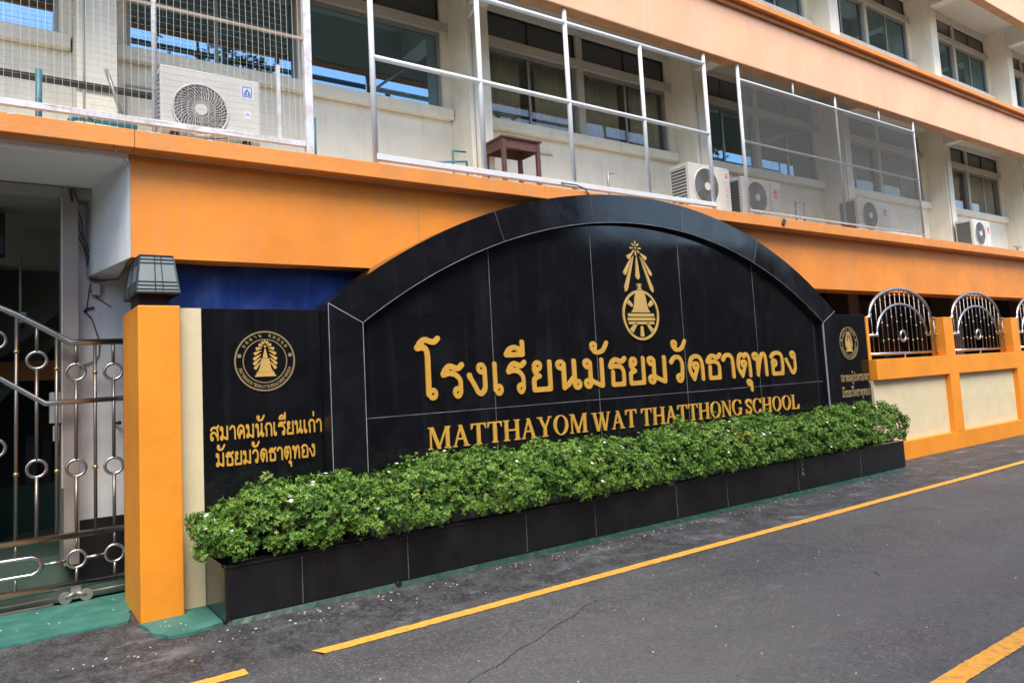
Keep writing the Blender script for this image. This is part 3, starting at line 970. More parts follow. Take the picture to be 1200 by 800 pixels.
def seal(parent, cx, cz, y):
    raised([('c', 0, 0, .237, .0065)], parent, cx, cz, 1, y, "seal_ring", GOLDD, (-.26, .26, -.26, .26), cell=.004, depth=.006)
    raised([('c', 0, 0, .174, .0040)], parent, cx, cz, 1, y, "seal_ring", GOLDD, (-.2, .2, -.2, .2), cell=.004, depth=.006)
    rays = []
    for (xa, za, xb, zb) in ((.033, .000, .087, -.064), (.030, .032, .094, -.028), (.026, .060, .094, .012), (.023, .088, .089, .056), (.018, .110, .074, .098), (.012, .126, .051, .132), (.006, .136, .026, .156)):
        for s in (-1, 1):
            rays.append(petal(s * xa, za, math.degrees(math.atan2(zb - za, s * (xb - xa))), 0, math.hypot(xb - xa, zb - za), .0145))
    rays.append(petal(0, .138, 90, 0, .030, .008))
    raised(rays, parent, cx, cz, 1, y, "seal_rays", GOLD2, (-.12, .12, -.10, .18), cell=.003, depth=.006)
    body = [('p', [(-.088, -.125), (.088, -.125), (.072, -.105), (-.072, -.105)]), ('p', [(-.070, -.102), (.070, -.102), (.070, -.088), (-.070, -.088)]),
            ('p', [(-.060, -.085), (.060, -.085), (.045, -.055), (-.045, -.055)]), ('p', [(-.045, -.056), (.045, -.056), (.030, .020), (-.030, .020)]),
            ('p', [(-.020, .024), (.020, .024), (.003, .100), (-.003, .100)]), ('d', 0, .118, .009)]
    raised(body, parent, cx, cz, 1, y - .003, "seal_pagoda", GOLD2, (-.1, .1, -.14, .14), cell=.0035, depth=.009)
    for s in (-1, 1):
        raised([('d', 0, 0, .016)], parent, cx + s * .203, cz + .045, 1, y, "seal_dot", GOLDD, (-.02, .02, -.02, .02), cell=.003, depth=.006)
    # tiny ring lettering, one flat print
    def arc_text(txt, a0, a1, inward):
        prims = []
        n = len(txt)
        V, F = [], []
        for i, ch in enumerate(txt):
            if ch == ' ': continue
            gw, pr_ = TH2[ch]
            a = R(a0 + (a1 - a0) * (i + .5) / n)
            ux, uz = (math.sin(a), -math.cos(a)) if not inward else (-math.sin(a), math.cos(a))
            nx, nz = (math.cos(a), math.sin(a)) if not inward else (-math.cos(a), -math.sin(a))
            bxp, bzp = cx + .206 * math.cos(a), cz + .206 * math.sin(a)
            h = .026
            me = outline_mesh(pr_, (-.1, gw + .1, -.6, 1.75), .07, lambda p_, q_: (bxp + ((p_ - gw / 2) * h * ux + (q_ - .5) * h * nx), y, bzp + ((p_ - gw / 2) * h * uz + (q_ - .5) * h * nz)), (0, .005, 0), "t")
            o = len(V)
            V += [tuple(v.co) for v in me.vertices]
            F += [tuple(q + o for q in p_.vertices) for p_ in me.polygons]
            bpy.data.meshes.remove(me)
        MB().add(V, F).build("seal_lettering", GOLDD, parent)
    arc_text("อตตาน ทมยนต", 150, 30, False)
    arc_text("สมาคมนกเรยนเกามธยมวดธาตทอง", 195, 345, True)


def thai_line(txt, x0, x1, zb, h, y, parent, m=None, cell=.05):
    marks = "ัีุู่้"
    base = [c for c in txt if c not in marks]
    tot = sum(TH2[c][0] for c in base)
    k = (x1 - x0) / tot
    x = x0
    px_, pw = x0, 0
    mx = None
    for c in txt:
        gw, pr_ = TH2[c]
        if c in marks:
            a = px_ + pw - gw * k * (0.95 if c != 'ี' else 1.02)
            if c == '่': a = px_ + pw * .62
            sh = 0
            put_glyph(pr_, gw, a, a + gw * k, zb + (h * .38 if c in '่้' and mx in 'ี' and False else 0), h, y, parent, cell=cell, depth=.008, m=m)
        else:
            put_glyph(pr_, gw, x + .02 * k, x + (gw - .04) * k, zb, h, y, parent, cell=cell, depth=.008, m=m)
            px_, pw = x, gw * k
            x += gw * k
        mx = c


def plaque(x0, x1, label, l1, l2, cx, parent_cat="sign"):
    t = thing("granite_plaque", label, parent_cat, ((x0 + x1) / 2, 6.05, 0))
    bx("granite_slab", GRAN, x0, x1, 6.0, 6.03, 0.0, 2.262, t, bevel=.002)
    bx("backing_wall", CREAM2, x0, x1, 6.032, 6.118, 0.0, 2.258, t)
    seal(t, cx, 1.838, 5.994)
    for txt, a, b, z, h in (l1, l2):
        thai_line(txt, a, b, z, h, 5.992, t, GOLDD if cx > 5 else None)
    return t


plaque(1.322, 2.268, "left granite plaque with pagoda seal and two gold text lines, near the gate pillar",
       ("สมาคมนักเรียนเก่า", 1.368, 2.262, 1.232, .112), ("มัธยมวัดธาตุทอง", 1.405, 2.200, 1.032, .110), 1.803)
plaque(9.80, 10.925, "right granite plaque with round seal and two faint gold lines, beside the arched grilles",
       ("สมาคมผู้ปกครองครู", 10.10, 10.90, 1.270, .100), ("มัธยมวัดธาตุทอง", 10.12, 10.88, 1.045, .100), 10.42)
for o in list(COL.objects):
    if o.name.startswith("granite_plaque.001"): pass
# dark joint strips beside the left plaque
bx("granite_strip", GRAN2, 2.150, 2.1545, 5.997, 5.9995, 0.4, 2.255, sign)

# ------------------------------------------------------------------ planter
pl = thing("granite_planter", "long low black granite planter under the arched sign with a green painted kerb strip", "planter", (6, 5.7, 0))
PX0, PX1, PYF, PT = 1.322, 10.60, 5.42, 0.40
bx("planter_core", GROUT, PX0 + .015, PX1 - .015, PYF + .015, PYF + .07, 0.0, PT - .012, pl)
edges = [1.322, 1.80, 2.02, 2.22, 3.02, 3.95, 5.29, 6.68, 8.07, 9.45, 10.60]
edges = [1.322, 1.86, 2.72, 3.90, 4.72, 5.86, 6.68, 8.02, 9.44, 10.60]
for a, b in zip(edges[:-1], edges[1:]):
    bx("granite_tile", GRANP, a + .0028, b - .0028, PYF, PYF + .02, 0.045, PT - .016, pl)
for a, b in zip(edges[:-1], edges[1:]):
    bx("coping_tile", GRANP, a + .001, b - .001, PYF - .008, PYF + .075, PT - .013, PT + .006, pl, bevel=.003)
DKGROUT = mat('dark_grout', (.12, .125, .135), .7, var=.6, vscale=5)
for x in edges[1:-1]:
    MB().box(x - .003, x + .003, PYF - .0012, PYF + .004, .045, PT - .016).build("mortar_joint", DKGROUT, pl)
bx("end_tile", GRAN2, PX0, PX0 + .02, PYF + .022, 5.998, 0.022, PT - .016, pl)
bx("end_coping", GRAN2, PX0 - .006, PX0 + .07, PYF + .077, 5.998, PT - .013, PT + .006, pl)
bx("end_tile", GRAN2, PX1 - .02, PX1, PYF + .022, 5.998, 0.02, PT - .016, pl)
bx("end_coping", GRAN2, PX1 - .07, PX1 + .006, PYF + .077, 5.998, PT - .013, PT + .006, pl)
bx("soil", SOIL, PX0 + .02, PX1 - .02, PYF + .07, 5.79, 0.1, PT - .05, pl)
n = 180
v = []
for i in range(n + 1):
    x = 1.36 + (PX1 - 1.36) * i / n
    yo = 5.398 - .028 * min(1, max(0, (x - 2.2) / 1.5)) + random.uniform(-.006, .006)
    v += [(x, yo, 0.001), (x, PYF + .004, 0.036)]
MB().add(v, [(2 * i, 2 * i + 2, 2 * i + 3, 2 * i + 1) for i in range(n)]).build("kerb_strip", GREENK, pl)
MB().cyl((2.62, PYF - .03, .03), (2.62, PYF + .01, .03), .022, 10).build("drain_hole", BLACKM, pl)

# ------------------------------------------------------------------ hedge
def hedge_top(x):
    e = min(1, (x - 1.10) / .60) if x < 1.70 else 1
    e2 = min(1, (10.74 - x) / .5) if x > 10.24 else 1
    env = max(0.10, min(e, e2)) ** .38
    return .50 + (.385 - .03 * max(0, min(1, (5 - x) / 3)) + .035 * math.sin(x * 1.9 + 1) + .03 * math.sin(x * 4.3) + .02 * math.sin(x * 9.1)) * env


hedge = thing("hedge", "long leafy green hedge with small white flowers growing in the black planter", "hedge", (6, 5.65, 0.4))


def leaf_arrays(cen, nrm, size, tints, k, droop=.25):
    """each centre gets a rosette of k folded leaves turned towards nrm"""
    n = len(cen)
    C = np.repeat(cen, k, axis=0)
    Nn = np.repeat(nrm, k, axis=0)
    az = np.tile(np.arange(k) * 2 * np.pi / k, n) + np.repeat(rng.uniform(0, 6.28, n), k) + rng.normal(0, .25, n * k)
    up = np.where(np.abs(Nn[:, 2:3]) > .9, np.array([[1., 0, 0]]), np.array([[0, 0, 1.]]))
    U = np.cross(Nn, up); U /= np.linalg.norm(U, axis=1, keepdims=True)
    W = np.cross(Nn, U)
    tilt = rng.uniform(.15, 1.1, n * k)[:, None]
    D = (U * np.cos(az)[:, None] + W * np.sin(az)[:, None]) * np.cos(tilt) + Nn * np.sin(tilt)
    D[:, 2] -= droop * rng.uniform(0, 1, n * k)
    D /= np.linalg.norm(D, axis=1, keepdims=True)
    S = np.cross(D, Nn); S /= (np.linalg.norm(S, axis=1, keepdims=True) + 1e-9)
    Hh = np.cross(S, D)
    Ln = (np.repeat(size, k) * rng.uniform(.7, 1.15, n * k))[:, None]
    Wd = Ln * rng.uniform(.14, .21, n * k)[:, None]
    p0 = C
    p1 = C + D * Ln * .45 + S * Wd + Hh * Wd * .35
    p2 = C + D * Ln + Hh * Ln * -.12
    p3 = C + D * Ln * .45 - S * Wd + Hh * Wd * .35
    pm = C + D * Ln * .5 - Hh * 0
    V = np.stack([p0, p1, p2, p3, pm], 1).reshape(-1, 3)
    b = np.arange(n * k)[:, None] * 5
    F = np.concatenate([b + [0, 1, 4], b + [1, 2, 4], b + [4, 2, 3], b + [0, 4, 3]], 1).reshape(-1, 3)
    T = np.repeat(np.repeat(tints, k, axis=0) * rng.uniform(.8, 1.2, (n * k, 1)), 5, axis=0)
    return V, F, T


def tri_object(name, V, F, T, m, parent):
    me = bpy.data.meshes.new(name)
    me.vertices.add(len(V)); me.vertices.foreach_set("co", V.astype(np.float32).ravel())
    me.loops.add(F.size); me.loops.foreach_set("vertex_index", F.astype(np.int32).ravel())
    me.polygons.add(len(F)); me.polygons.foreach_set("loop_start", np.arange(0, F.size, 3, dtype=np.int32))
    me.polygons.foreach_set("loop_total", np.full(len(F), 3, dtype=np.int32))
    me.update()
    if T is not None:
        a = me.color_attributes.new("tint", 'FLOAT_COLOR', 'POINT')
        a.data.foreach_set("color", np.concatenate([T, np.ones((len(T), 1))], 1).astype(np.float32).ravel())
    o = link(name, me, parent, None, m)
    return o


def hedge_points(n, inner=False):
    P_, N_ = [], []
    while len(P_) < n:
        x = random.uniform(1.17, 10.62)
        top = hedge_top(x)
        lump = 0.045 * math.sin(x * 7.3) + .035 * math.sin(x * 13.1 + 2)
        # cross section: rounded loaf between y 5.27 and 5.99
        yc, ry = 5.655, .325
        zc, rz = .58, top - .58
        a = random.uniform(-.55, math.pi * .86)   # angle from the front (-y) over the top
        ca, sa = math.cos(a), math.sin(a)
        ry2 = ry + lump * .6 + (.03 * math.sin(x * 3.1))
        e = .75
        yy = yc - ry2 * math.copysign(abs(ca) ** e, ca)
        zz = zc + (rz if sa > 0 else .17) * math.copysign(abs(sa) ** e, sa)
        if x < 1.55:
            k = math.sqrt(max(0.05, (x - 1.06) / .49))
            yy = yc + (yy - yc) * k
        if x > 10.3:
            k = math.sqrt(max(0.05, (10.78 - x) / .48))
            yy = yc + (yy - yc) * k
        s = 1.0
        if inner:
            s = random.uniform(.55, .93)
            yy = yc + (yy - yc) * s
            zz = zc + (zz - zc) * s
        yy = min(yy, 5.985 if x < 2.2 or x > 9.8 else 5.79)
        if zz < .44 and yy > 5.40: zz = .44
        nx = (-1.2 if x < 1.5 else (1.2 if x > 10.35 else 0)) + random.gauss(0, .30)
        nv = np.array([nx, -ca * .9 + random.gauss(0, .30), max(-.1, sa) + .35 + random.gauss(0, .2)])
        nv /= np.linalg.norm(nv)
        # clumps: leaf density and reach vary so that dark gaps open between shoots
        c = math.sin(x * 17 + zz * 23) * math.sin(yy * 19 + x * 5 + 1.3) + .5 * math.sin(x * 41 + zz * 31)
        if not inner and c < -.55 and random.random() < .75: continue
        off = .040 * c + random.gauss(0, .016)
        P_.append((x + nv[0] * off, yy + nv[1] * off, zz + nv[2] * off)); N_.append(nv)
    return np.array(P_), np.array(N_)


cols = np.array([(.115, .225, .026), (.065, .160, .018), (.170, .290, .045), (.050, .115, .016), (.230, .310, .065)])
wts = np.array([.34, .28, .20, .12, .06])
Cc, Cn = hedge_points(2500)
Pl, Nl, Tl = [], [], []
for c_, n_ in zip(Cc, Cn):
    rad = random.uniform(.034, .062)
    lift = random.uniform(-.030, .018)
    tone = rng.choice(5, p=wts)
    base_c = c_ + n_ * lift
    for q in range(random.randint(8, 14)):
        d = rng.normal(0, 1, 3) + n_ * .9
        d /= np.linalg.norm(d)
        if d @ n_ < -.2: continue
        Pl.append(base_c + d * rad * random.uniform(.75, 1.1)); Nl.append(d + n_ * .4); Tl.append(tone if random.random() < .6 else rng.choice(5, p=wts))
Pp = np.array(Pl); Nn = np.array(Nl); Nn /= np.linalg.norm(Nn, axis=1, keepdims=True)
Pp[:, 1] = np.minimum(Pp[:, 1], np.where((Pp[:, 0] < 2.2) | (Pp[:, 0] > 9.85), 5.975, 5.775))
tn = cols[np.array(Tl)]
yel = (np.abs(Pp[:, 0] - 6.9) < .12) & (np.abs(Pp[:, 2] - .80) < .1) & (rng.random(len(Pp)) < .22)
tn[yel] = (.55, .30, .03)
V1, F1, T1 = leaf_arrays(Pp, Nn, rng.uniform(.021, .036, len(Pp)), tn, 7)
o = tri_object("foliage", V1, F1, T1, LEAF, hedge); o["kind"] = "stuff"
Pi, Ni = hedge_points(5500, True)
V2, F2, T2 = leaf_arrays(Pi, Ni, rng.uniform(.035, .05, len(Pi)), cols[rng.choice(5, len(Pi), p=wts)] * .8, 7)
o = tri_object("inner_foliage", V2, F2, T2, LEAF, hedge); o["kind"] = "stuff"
# stray shoots above the top
sh_c, sh_n = [], []
tw = MB()
for i in range(150):
    x = random.uniform(1.4, 10.45)
    z = hedge_top(x)
    y = random.uniform(5.45, 5.74)
    hh = random.uniform(.02, .085)
    tp = (x + random.uniform(-.03, .03), y + random.uniform(-.02, .02), z + hh)
    tw.tube([(x, y, z - .12), tp], .0022, 4)
    for q in range(3):
        sh_c.append((tp[0], tp[1], tp[2] - q * .028)); sh_n.append((0, 0, 1.))
V3, F3, T3 = leaf_arrays(np.array(sh_c), np.array(sh_n), rng.uniform(.028, .042, len(sh_c)), cols[rng.choice(5, len(sh_c), p=wts)], 6)
o = tri_object("top_shoots", V3, F3, T3, LEAF, hedge); o["kind"] = "stuff"
for i in range(150):
    x = random.uniform(1.45, 10.45); y = random.uniform(5.5, 5.76)
    tw.tube([(x, y, .34), (x + random.uniform(-.06, .06), y + random.uniform(-.05, .05), .55), (x + random.uniform(-.15, .15), y + random.uniform(-.18, .02), hedge_top(x) - .12)], .005, 5, rs=[.008, .006, .003])
tw.build("twigs", TWIG, hedge)["kind"] = "stuff"
fm = MB()
fp, fn = hedge_points(300)
kept = 0
for p_, n_ in zip(fp, fn):
    if p_[2] < .6 and random.random() < .7: continue
    if kept > 150: break
    kept += 1
    c = Vector(p_) + Vector(n_) * .035
    nn = (Vector(n_) + Vector((0, -.3, .5))).normalized()
    u = nn.orthogonal().normalized(); w = nn.cross(u)
    a0 = random.uniform(0, 6)
    for q in range(5):
        a = a0 + q * 2 * math.pi / 5
        d = u * math.cos(a) + w * math.sin(a)
        s = u * -math.sin(a) + w * math.cos(a)
        L_ = random.uniform(.014, .021)
        fm.add([c, c + d * L_ * .6 + s * L_ * .42 + nn * .003, c + d * L_ + nn * .002, c + d * L_ * .6 - s * L_ * .42 + nn * .003], [(0, 1, 2, 3)])
fm.build("white_flowers", PETAL, hedge)["kind"] = "stuff"
# one trailing stem over the planter
v = []
tr = MB().tube([(8.03, 5.42, .47), (8.04, 5.38, .38), (8.05, 5.385, .28), (8.06, 5.38, .20)], .003, 5)
tr.build("trailing_stem", TWIG, hedge)
V4, F4, T4 = leaf_arrays(np.array([(8.05, 5.385, .42 - .03 * i) for i in range(7)]), np.tile(np.array([[0, -1., .1]]), (7, 1)), np.full(7, .045), np.tile(np.array([[.10, .17, .06]]), (7, 1)), 3)
tri_object("trailing_leaves", V4, F4, T4, LEAF, hedge)["kind"] = "stuff"

# ------------------------------------------------------------------ gate pillar, cream wall strip, lamp
pil = thing("gate_pillar", "bright orange square gate pillar carrying a tapered lamp", "pillar", (1.0, 6.25, 0))
bx("pillar_shaft", ORANGE2, 0.861, 1.148, 5.885, 6.64, 0.0, 2.268, pil, bevel=.009)
strip = thing("cream_wall_strip", "narrow cream wall strip between orange gate pillar and left black plaque", "wall", (1.235, 6.05, 0))
bx("wall_face", CREAM2, 1.1485, 1.3215, 6.003, 6.118, 0.0, 2.262, strip, bevel=.003)

lamp = thing("gate_lamp", "tapered square lamp with frosted panes on top of the orange gate pillar", "lamp", (1.0, 6.19, 2.268))
bx("lamp_neck", BLACKM, .885, 1.09, 6.0, 6.38, 2.268, 2.372, lamp)
bt = [(.852, 5.90), (1.150, 5.90), (1.150, 6.47), (.852, 6.47)]
tp = [(.888, 5.965), (1.118, 5.965), (1.118, 6.41), (.888, 6.41)]
zb_, zt_ = 2.366, 2.650
mb = MB()
for i in range(4):
    j = (i + 1) % 4
    mb.tube([(*bt[i], zb_), (*tp[i], zt_)], .0085, 4)
    mb.tube([(*bt[i], zb_), (*bt[j], zb_)], .0095, 4)
    mb.tube([(*tp[i], zt_), (*tp[j], zt_)], .0085, 4)
mb.build("lamp_frame", LAMPF, lamp)
MB().add([(*p_, zt_ + .004) for p_ in tp], [(0, 1, 2, 3)]).build("lamp_cap", LAMPF, lamp)
MB().add([(*p_, zb_ + .001) for p_ in bt], [(3, 2, 1, 0)]).build("lamp_floor", BLACKM, lamp)
gm = MB()
for i in range(4):
    j = (i + 1) % 4
    MB().add([(*bt[i], zb_), (*bt[j], zb_), (*tp[j], zt_), (*tp[i], zt_)], [(0, 1, 2, 3)]).build("lamp_pane", LAMPG, lamp)
    A, B, C_, D_ = (Vector((*bt[i], zb_)), Vector((*bt[j], zb_)), Vector((*tp[j], zt_)), Vector((*tp[i], zt_)))
    nrm = (B - A).cross(D_ - A).normalized() * .004
    for t in (.09, .19, .29, .80, .90):
        gm.tube([A.lerp(D_, t) + nrm, B.lerp(C_, t) + nrm], .0036, 4)
    for t in (.44, .62):
        gm.tube([A.lerp(B, t) + nrm, D_.lerp(C_, t) + nrm], .0036, 4)
gm.build("lamp_glazing_bars", LAMPF, lamp)

# ------------------------------------------------------------------ school building
bld = thing("school_building", "long school building with orange beam, salmon parapets and cream upper storeys behind the sign", "building", (6, 7.5, 0))
X0B, X1B = -12.0, 60.0
PITCH, A0 = 3.90, 0.563
YC, YW = 6.85, 7.30


def longbox(name, m, x0, x1, y0, y1, z0, z1, parent=bld, bevel=0.0):
    return bx(name, m, x0, x1, y0, y1, z0, z1, parent, bevel)


# ground storey beam, its return into the gateway, ledge
longbox("orange_beam", ORANGE, 0.855, X1B, 6.12, 6.50, 2.66, 3.455)
MB().add([(.853, 6.121, 2.66), (.853, 6.121, 3.458), (.66, 7.25, 3.458), (.66, 7.25, 2.66), (.9, 7.25, 2.66), (.9, 7.25, 3.458)],
         [(0, 3, 2, 1), (0, 4, 3), (3, 4, 5, 2)]).build("beam_end_face", WHITEW, bld)
for q in range(-2, 16):
    xa, xb = A0 + 0.3 + q * PITCH, A0 + 0.3 + (q + 1) * PITCH
    longbox("ledge_front", ORANGE_W, xa + .0015, xb - .0015, 5.95, 6.10, 3.460, 3.600, bevel=.006)
longbox("balcony_floor", SOFFIT, X0B, X1B, 6.103, 7.70, 3.458, 3.596)
MB().box(3.326, 3.330, 6.1188, 6.1198, 2.95, 3.455).build("beam_crack", BROWNED, bld)
for k in range(-1, 6):
    xw = A0 + k * PITCH
    MB().tube([(xw + .42, YW - .045, 3.6), (xw + .42, YW - .045, 4.45), (xw + 1.5, YW - .045, 4.46)], .009, 6).build("conduit", CABLEW, bld)
    MB().tube([(xw + .05, YC - .012, 3.6), (xw + .05, YC - .012, 5.6)], .008, 6).build("conduit", CABLEW, bld)
# chips of bare plaster on the ledge edge
cp = MB()
for i in range(60):
    x = random.uniform(-.6, 16)
    w = random.uniform(.01, .05)
    cp.box(x, x + w, 5.9485, 5.96, 3.6 - random.uniform(.004, .014), 3.6015)
cp.build("ledge_chips", mat("bare_plaster", (.55, .52, .48), .8), bld)["kind"] = "stuff"

STOREYS = [(3.60, 5.70, 6.44, 6.60), (6.60, 8.79, 9.53, 9.69), (9.69, 11.8, 12.5, 12.7)]
for si, (zf, zp0, zp1, zc) in enumerate(STOREYS):
    longbox("salmon_parapet", PINK, X0B, X1B, 5.95, 6.06, zp0, zp1)
    longbox("parapet_underside", BROWNED, X0B, X1B, 5.953, 6.12, zp0 - .012, zp0 - .001)
    longbox("parapet_inner_face", SOFFIT, X0B, X1B, 6.062, 6.118, zp0 - .002, zp1 - .002)
    for q in range(-2, 15):
        xa = A0 + .9 + q * PITCH
        longbox("parapet_coping", ORANGE_W, xa + .0015, xa + PITCH - .0015, 5.84, 6.12, zp1 + .075, zc, bevel=.008)
        longbox("coping_underband", ORANGE_SH, xa + .001, xa + PITCH - .001, 5.905, 6.12, zp1 + .003, zp1 + .073, bevel=.004)
    longbox("slab", SOFFIT, X0B, X1B, 6.122, 12.0, zp1 - .12, zc - .004)
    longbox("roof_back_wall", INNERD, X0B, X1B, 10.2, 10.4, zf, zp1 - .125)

# columns, cross beams, walls and windows bay by bay
TR = 1.22   # window head above storey sill line
for si, (zf, zp0, zp1, zc) in enumerate(STOREYS[:2]):
    zs = zf + 1.205 if si == 0 else zf + 1.23    # window bottom
    zh = zf + 2.165
    ztop = zf + 2.63
    zceil = zp1 - .122
    for k in range(-2, 14):
        xc = A0 + k * PITCH
        MB().box(xc, xc + .30, YC, YW + .1, zf - .003, zceil).build("column", CREAM, bld, bevel=.006)
        MB().box(xc + .03, xc + .27, 6.121, YC - .002, zf + 2.36, zceil).build("cross_beam", SOFFIT, bld)
        xa, xb = xc + .302, xc + PITCH - .002
        longbox("wall_under_window", CREAM, xa, xb, YW - .03, YW + .12, zf - .003, zs - .14)
        longbox("window_sill", CREAM, xa + .04, xb - .02, YW - .12, YW + .118, zs - .137, zs - .012, bevel=.006)
        longbox("lintel", ALUW, xa, xb, YW - .04, YW + .10, zh, zh + .12, bevel=.004)
        longbox("wall_over_window", SOFFIT, xa, xb, YW - .03, YW + .10, ztop + .003, zceil)
        for (wa, wb) in ((xa, xa + .13), (xb - .10, xb)):
            longbox("window_jamb", CREAM, wa, wb, YW - .028, YW + .10, zs - .01, ztop)
        wl, wr = xa + .132, xb - .102
        mid = (wl + wr) / 2 - .02
        longbox("window_post", CREAM if k == 0 else ALUW, mid - .055, mid + .055, YW - .026, YW + .09, zs - .01, ztop)
        blue = (si == 1) or (k in (-1, 0, 2))
        for (ua, ub) in ((wl, mid - .057), (mid + .057, wr)):
            fr = MB()
            for (a, b, c, d) in ((ua, ub, zs - .010, zs + .03), (ua, ub, zh - .042, zh - .002), (ua, ua + .035, zs + .031, zh - .043), (ub - .035, ub, zs + .031, zh - .043)):
                fr.box(a, b, YW + .01, YW + .07, c, d)
            w = fr.build("window", ALU, bld)
            npn = 1 if (k == 0 and si == 0 and ua > mid) else 2
            ux = np.linspace(ua + .037, ub - .037, npn + 1)
            for q in range(npn):
                yy = YW + .035 + .012 * (q % 2)
                bx("pane", GLASS_B if blue else GLASS_C, ux[q] + (.004 if q else 0), ux[q + 1], yy, yy + .004, zs + .031, zh - .043, w)
                if q:
                    bx("meeting_stile", ALU, ux[q] - .018, ux[q] + .018, YW + .02, YW + .034, zs + .033, zh - .045, w)
            # transom light over the lintel: louvres, panels or glass
            style = {(0, 0): 'p', (0, 1): 'p', (0, 2): 'l', (0, 3): 'l', (0, 4): 'p', (1, 3): 'p', (1, 4): 'l', (1, 5): 'l'}.get((si, k), 'l' if (k + si) % 2 else 'p')
            tf = MB()
            z0_, z1_ = zh + .122, ztop
            for (a, b, c, d) in ((ua, ub, z0_, z0_ + .02), (ua, ub, z1_ - .02, z1_), (ua, ua + .022, z0_ + .021, z1_ - .021), (ub - .022, ub, z0_ + .021, z1_ - .021), ((ua + ub) / 2 - .012, (ua + ub) / 2 + .012, z0_ + .021, z1_ - .021)):
                tf.box(a, b, YW + .01, YW + .05, c, d)
            tw_ = tf.build("transom_window", BLACKM if style == 'p' else LOUV, bld)
            if style == 'p' or (si == 1 and ua > mid):
                bx("pane", TPANE, ua + .023, ub - .023, YW + .028, YW + .034, z0_ + .021, z1_ - .021, tw_)
            else:
                for q in range(8):
                    zc_ = z0_ + .03 + q * (z1_ - z0_ - .05) / 8
                    for (la, lb) in ((ua + .024, (ua + ub) / 2 - .013), ((ua + ub) / 2 + .013, ub - .024)):
                        s_ = MB().box(la, lb, YW + .010, YW + .062, zc_ + .02, zc_ + .026, rot=Matrix.Rotation(R(-32), 3, 'X'))
                        s_.build("slat", mat("louvre_glass", (.24, .235, .22), .4), tw_)
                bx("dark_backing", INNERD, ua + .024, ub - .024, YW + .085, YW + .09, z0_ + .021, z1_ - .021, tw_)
            # curtains
            if not blue:
                nn_ = 60
                for (ca, cb) in ((ua + .05, ua + (ub - ua) * .46), (ub - (ub - ua) * .40, ub - .06)) if k == 1 else ((ua + .05, ub - .06),):
                    if k == 1 and ca > mid and ca > ub - (ub - ua) * .45 and False: continue
                    v = []
                    for q in range(nn_ + 1):
                        x = ca + (cb - ca) * q / nn_
                        y = YW + .135 + .022 * math.sin(x * 75) + .01 * math.sin(x * 33)
                        v += [(x, y, zs + .0), (x, y, zh - .01)]
                    o = MB().add(v, [(2 * q, 2 * q + 2, 2 * q + 3, 2 * q + 1) for q in range(nn_)], True).build("curtain", CURT, bld)
                    o.modifiers.new("thick", 'SOLIDIFY').thickness = .003
        # dark room behind
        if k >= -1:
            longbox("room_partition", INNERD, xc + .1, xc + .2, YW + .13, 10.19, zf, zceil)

# ground storey inside
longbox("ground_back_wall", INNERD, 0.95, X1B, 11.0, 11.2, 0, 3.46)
longbox("ground_ceiling", INNER, 1.05, X1B, 7.702, 11.0, 3.40, 3.455)
structure(bx("ground_storey_floor", mat("dim_concrete_floor", (.10, .10, .095), .7, var=.2), .95, X1B, 6.96, 11.0, -.02, .05))
for k in range(1, 14):
    MB().box(A0 + k * PITCH, A0 + .34 + k * PITCH, 7.0, 7.4, .05, 3.45).build("ground_column", mat("brown_column_paint", (.20, .13, .09), .6, var=.15), bld)
longbox("dim_wall_panel", mat("dim_brown_panel", (.14, .10, .075), .7, var=.3), 11.5, 19.0, 9.4, 9.5, .05, 3.0)
for i in range(6):
    longbox("wall_pilaster", mat("dim_grey_panel", (.26, .25, .23), .7, var=.2), 11.9 + i * 1.9, 12.25 + i * 1.9, 9.30, 9.397, .05, 3.1)

# gateway interior on the left
gw = thing("gateway_passage", "shaded white walled passage seen behind the steel gate with dark stair at the back", "passage", (0, 8, 0))
bx("ceiling", mat("lightened_ceiling_paint", (.80, .79, .76), .8, var=.05), -6.0, .84, 6.103, 7.06, 3.40, 3.4565, gw)  # ceiling colour lightened to make up for the little light in here
bx("side_wall", WHITEW, .590, 1.30, 7.255, 7.40, .60, 3.457, gw)
bx("plinth", BLACKM, .592, 1.30, 7.235, 7.40, .0, .598, gw)
bx("column_shaft", COLBR, .478, .588, 7.05, 7.50, .28, 3.40, gw, bevel=.004)
bx("conduit", CABLEW, .462, .477, 7.055, 7.075, .9, 3.30, gw)
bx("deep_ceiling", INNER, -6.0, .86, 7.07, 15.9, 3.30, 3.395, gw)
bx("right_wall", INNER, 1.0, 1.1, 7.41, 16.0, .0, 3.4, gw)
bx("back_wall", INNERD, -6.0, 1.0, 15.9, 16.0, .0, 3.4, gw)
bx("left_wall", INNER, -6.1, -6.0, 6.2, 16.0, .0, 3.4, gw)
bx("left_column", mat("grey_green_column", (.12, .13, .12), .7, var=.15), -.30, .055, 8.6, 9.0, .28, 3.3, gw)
bx("ceiling_drop_beam", INNER, -6.0, .86, 8.5, 8.9, 2.95, 3.297, gw)
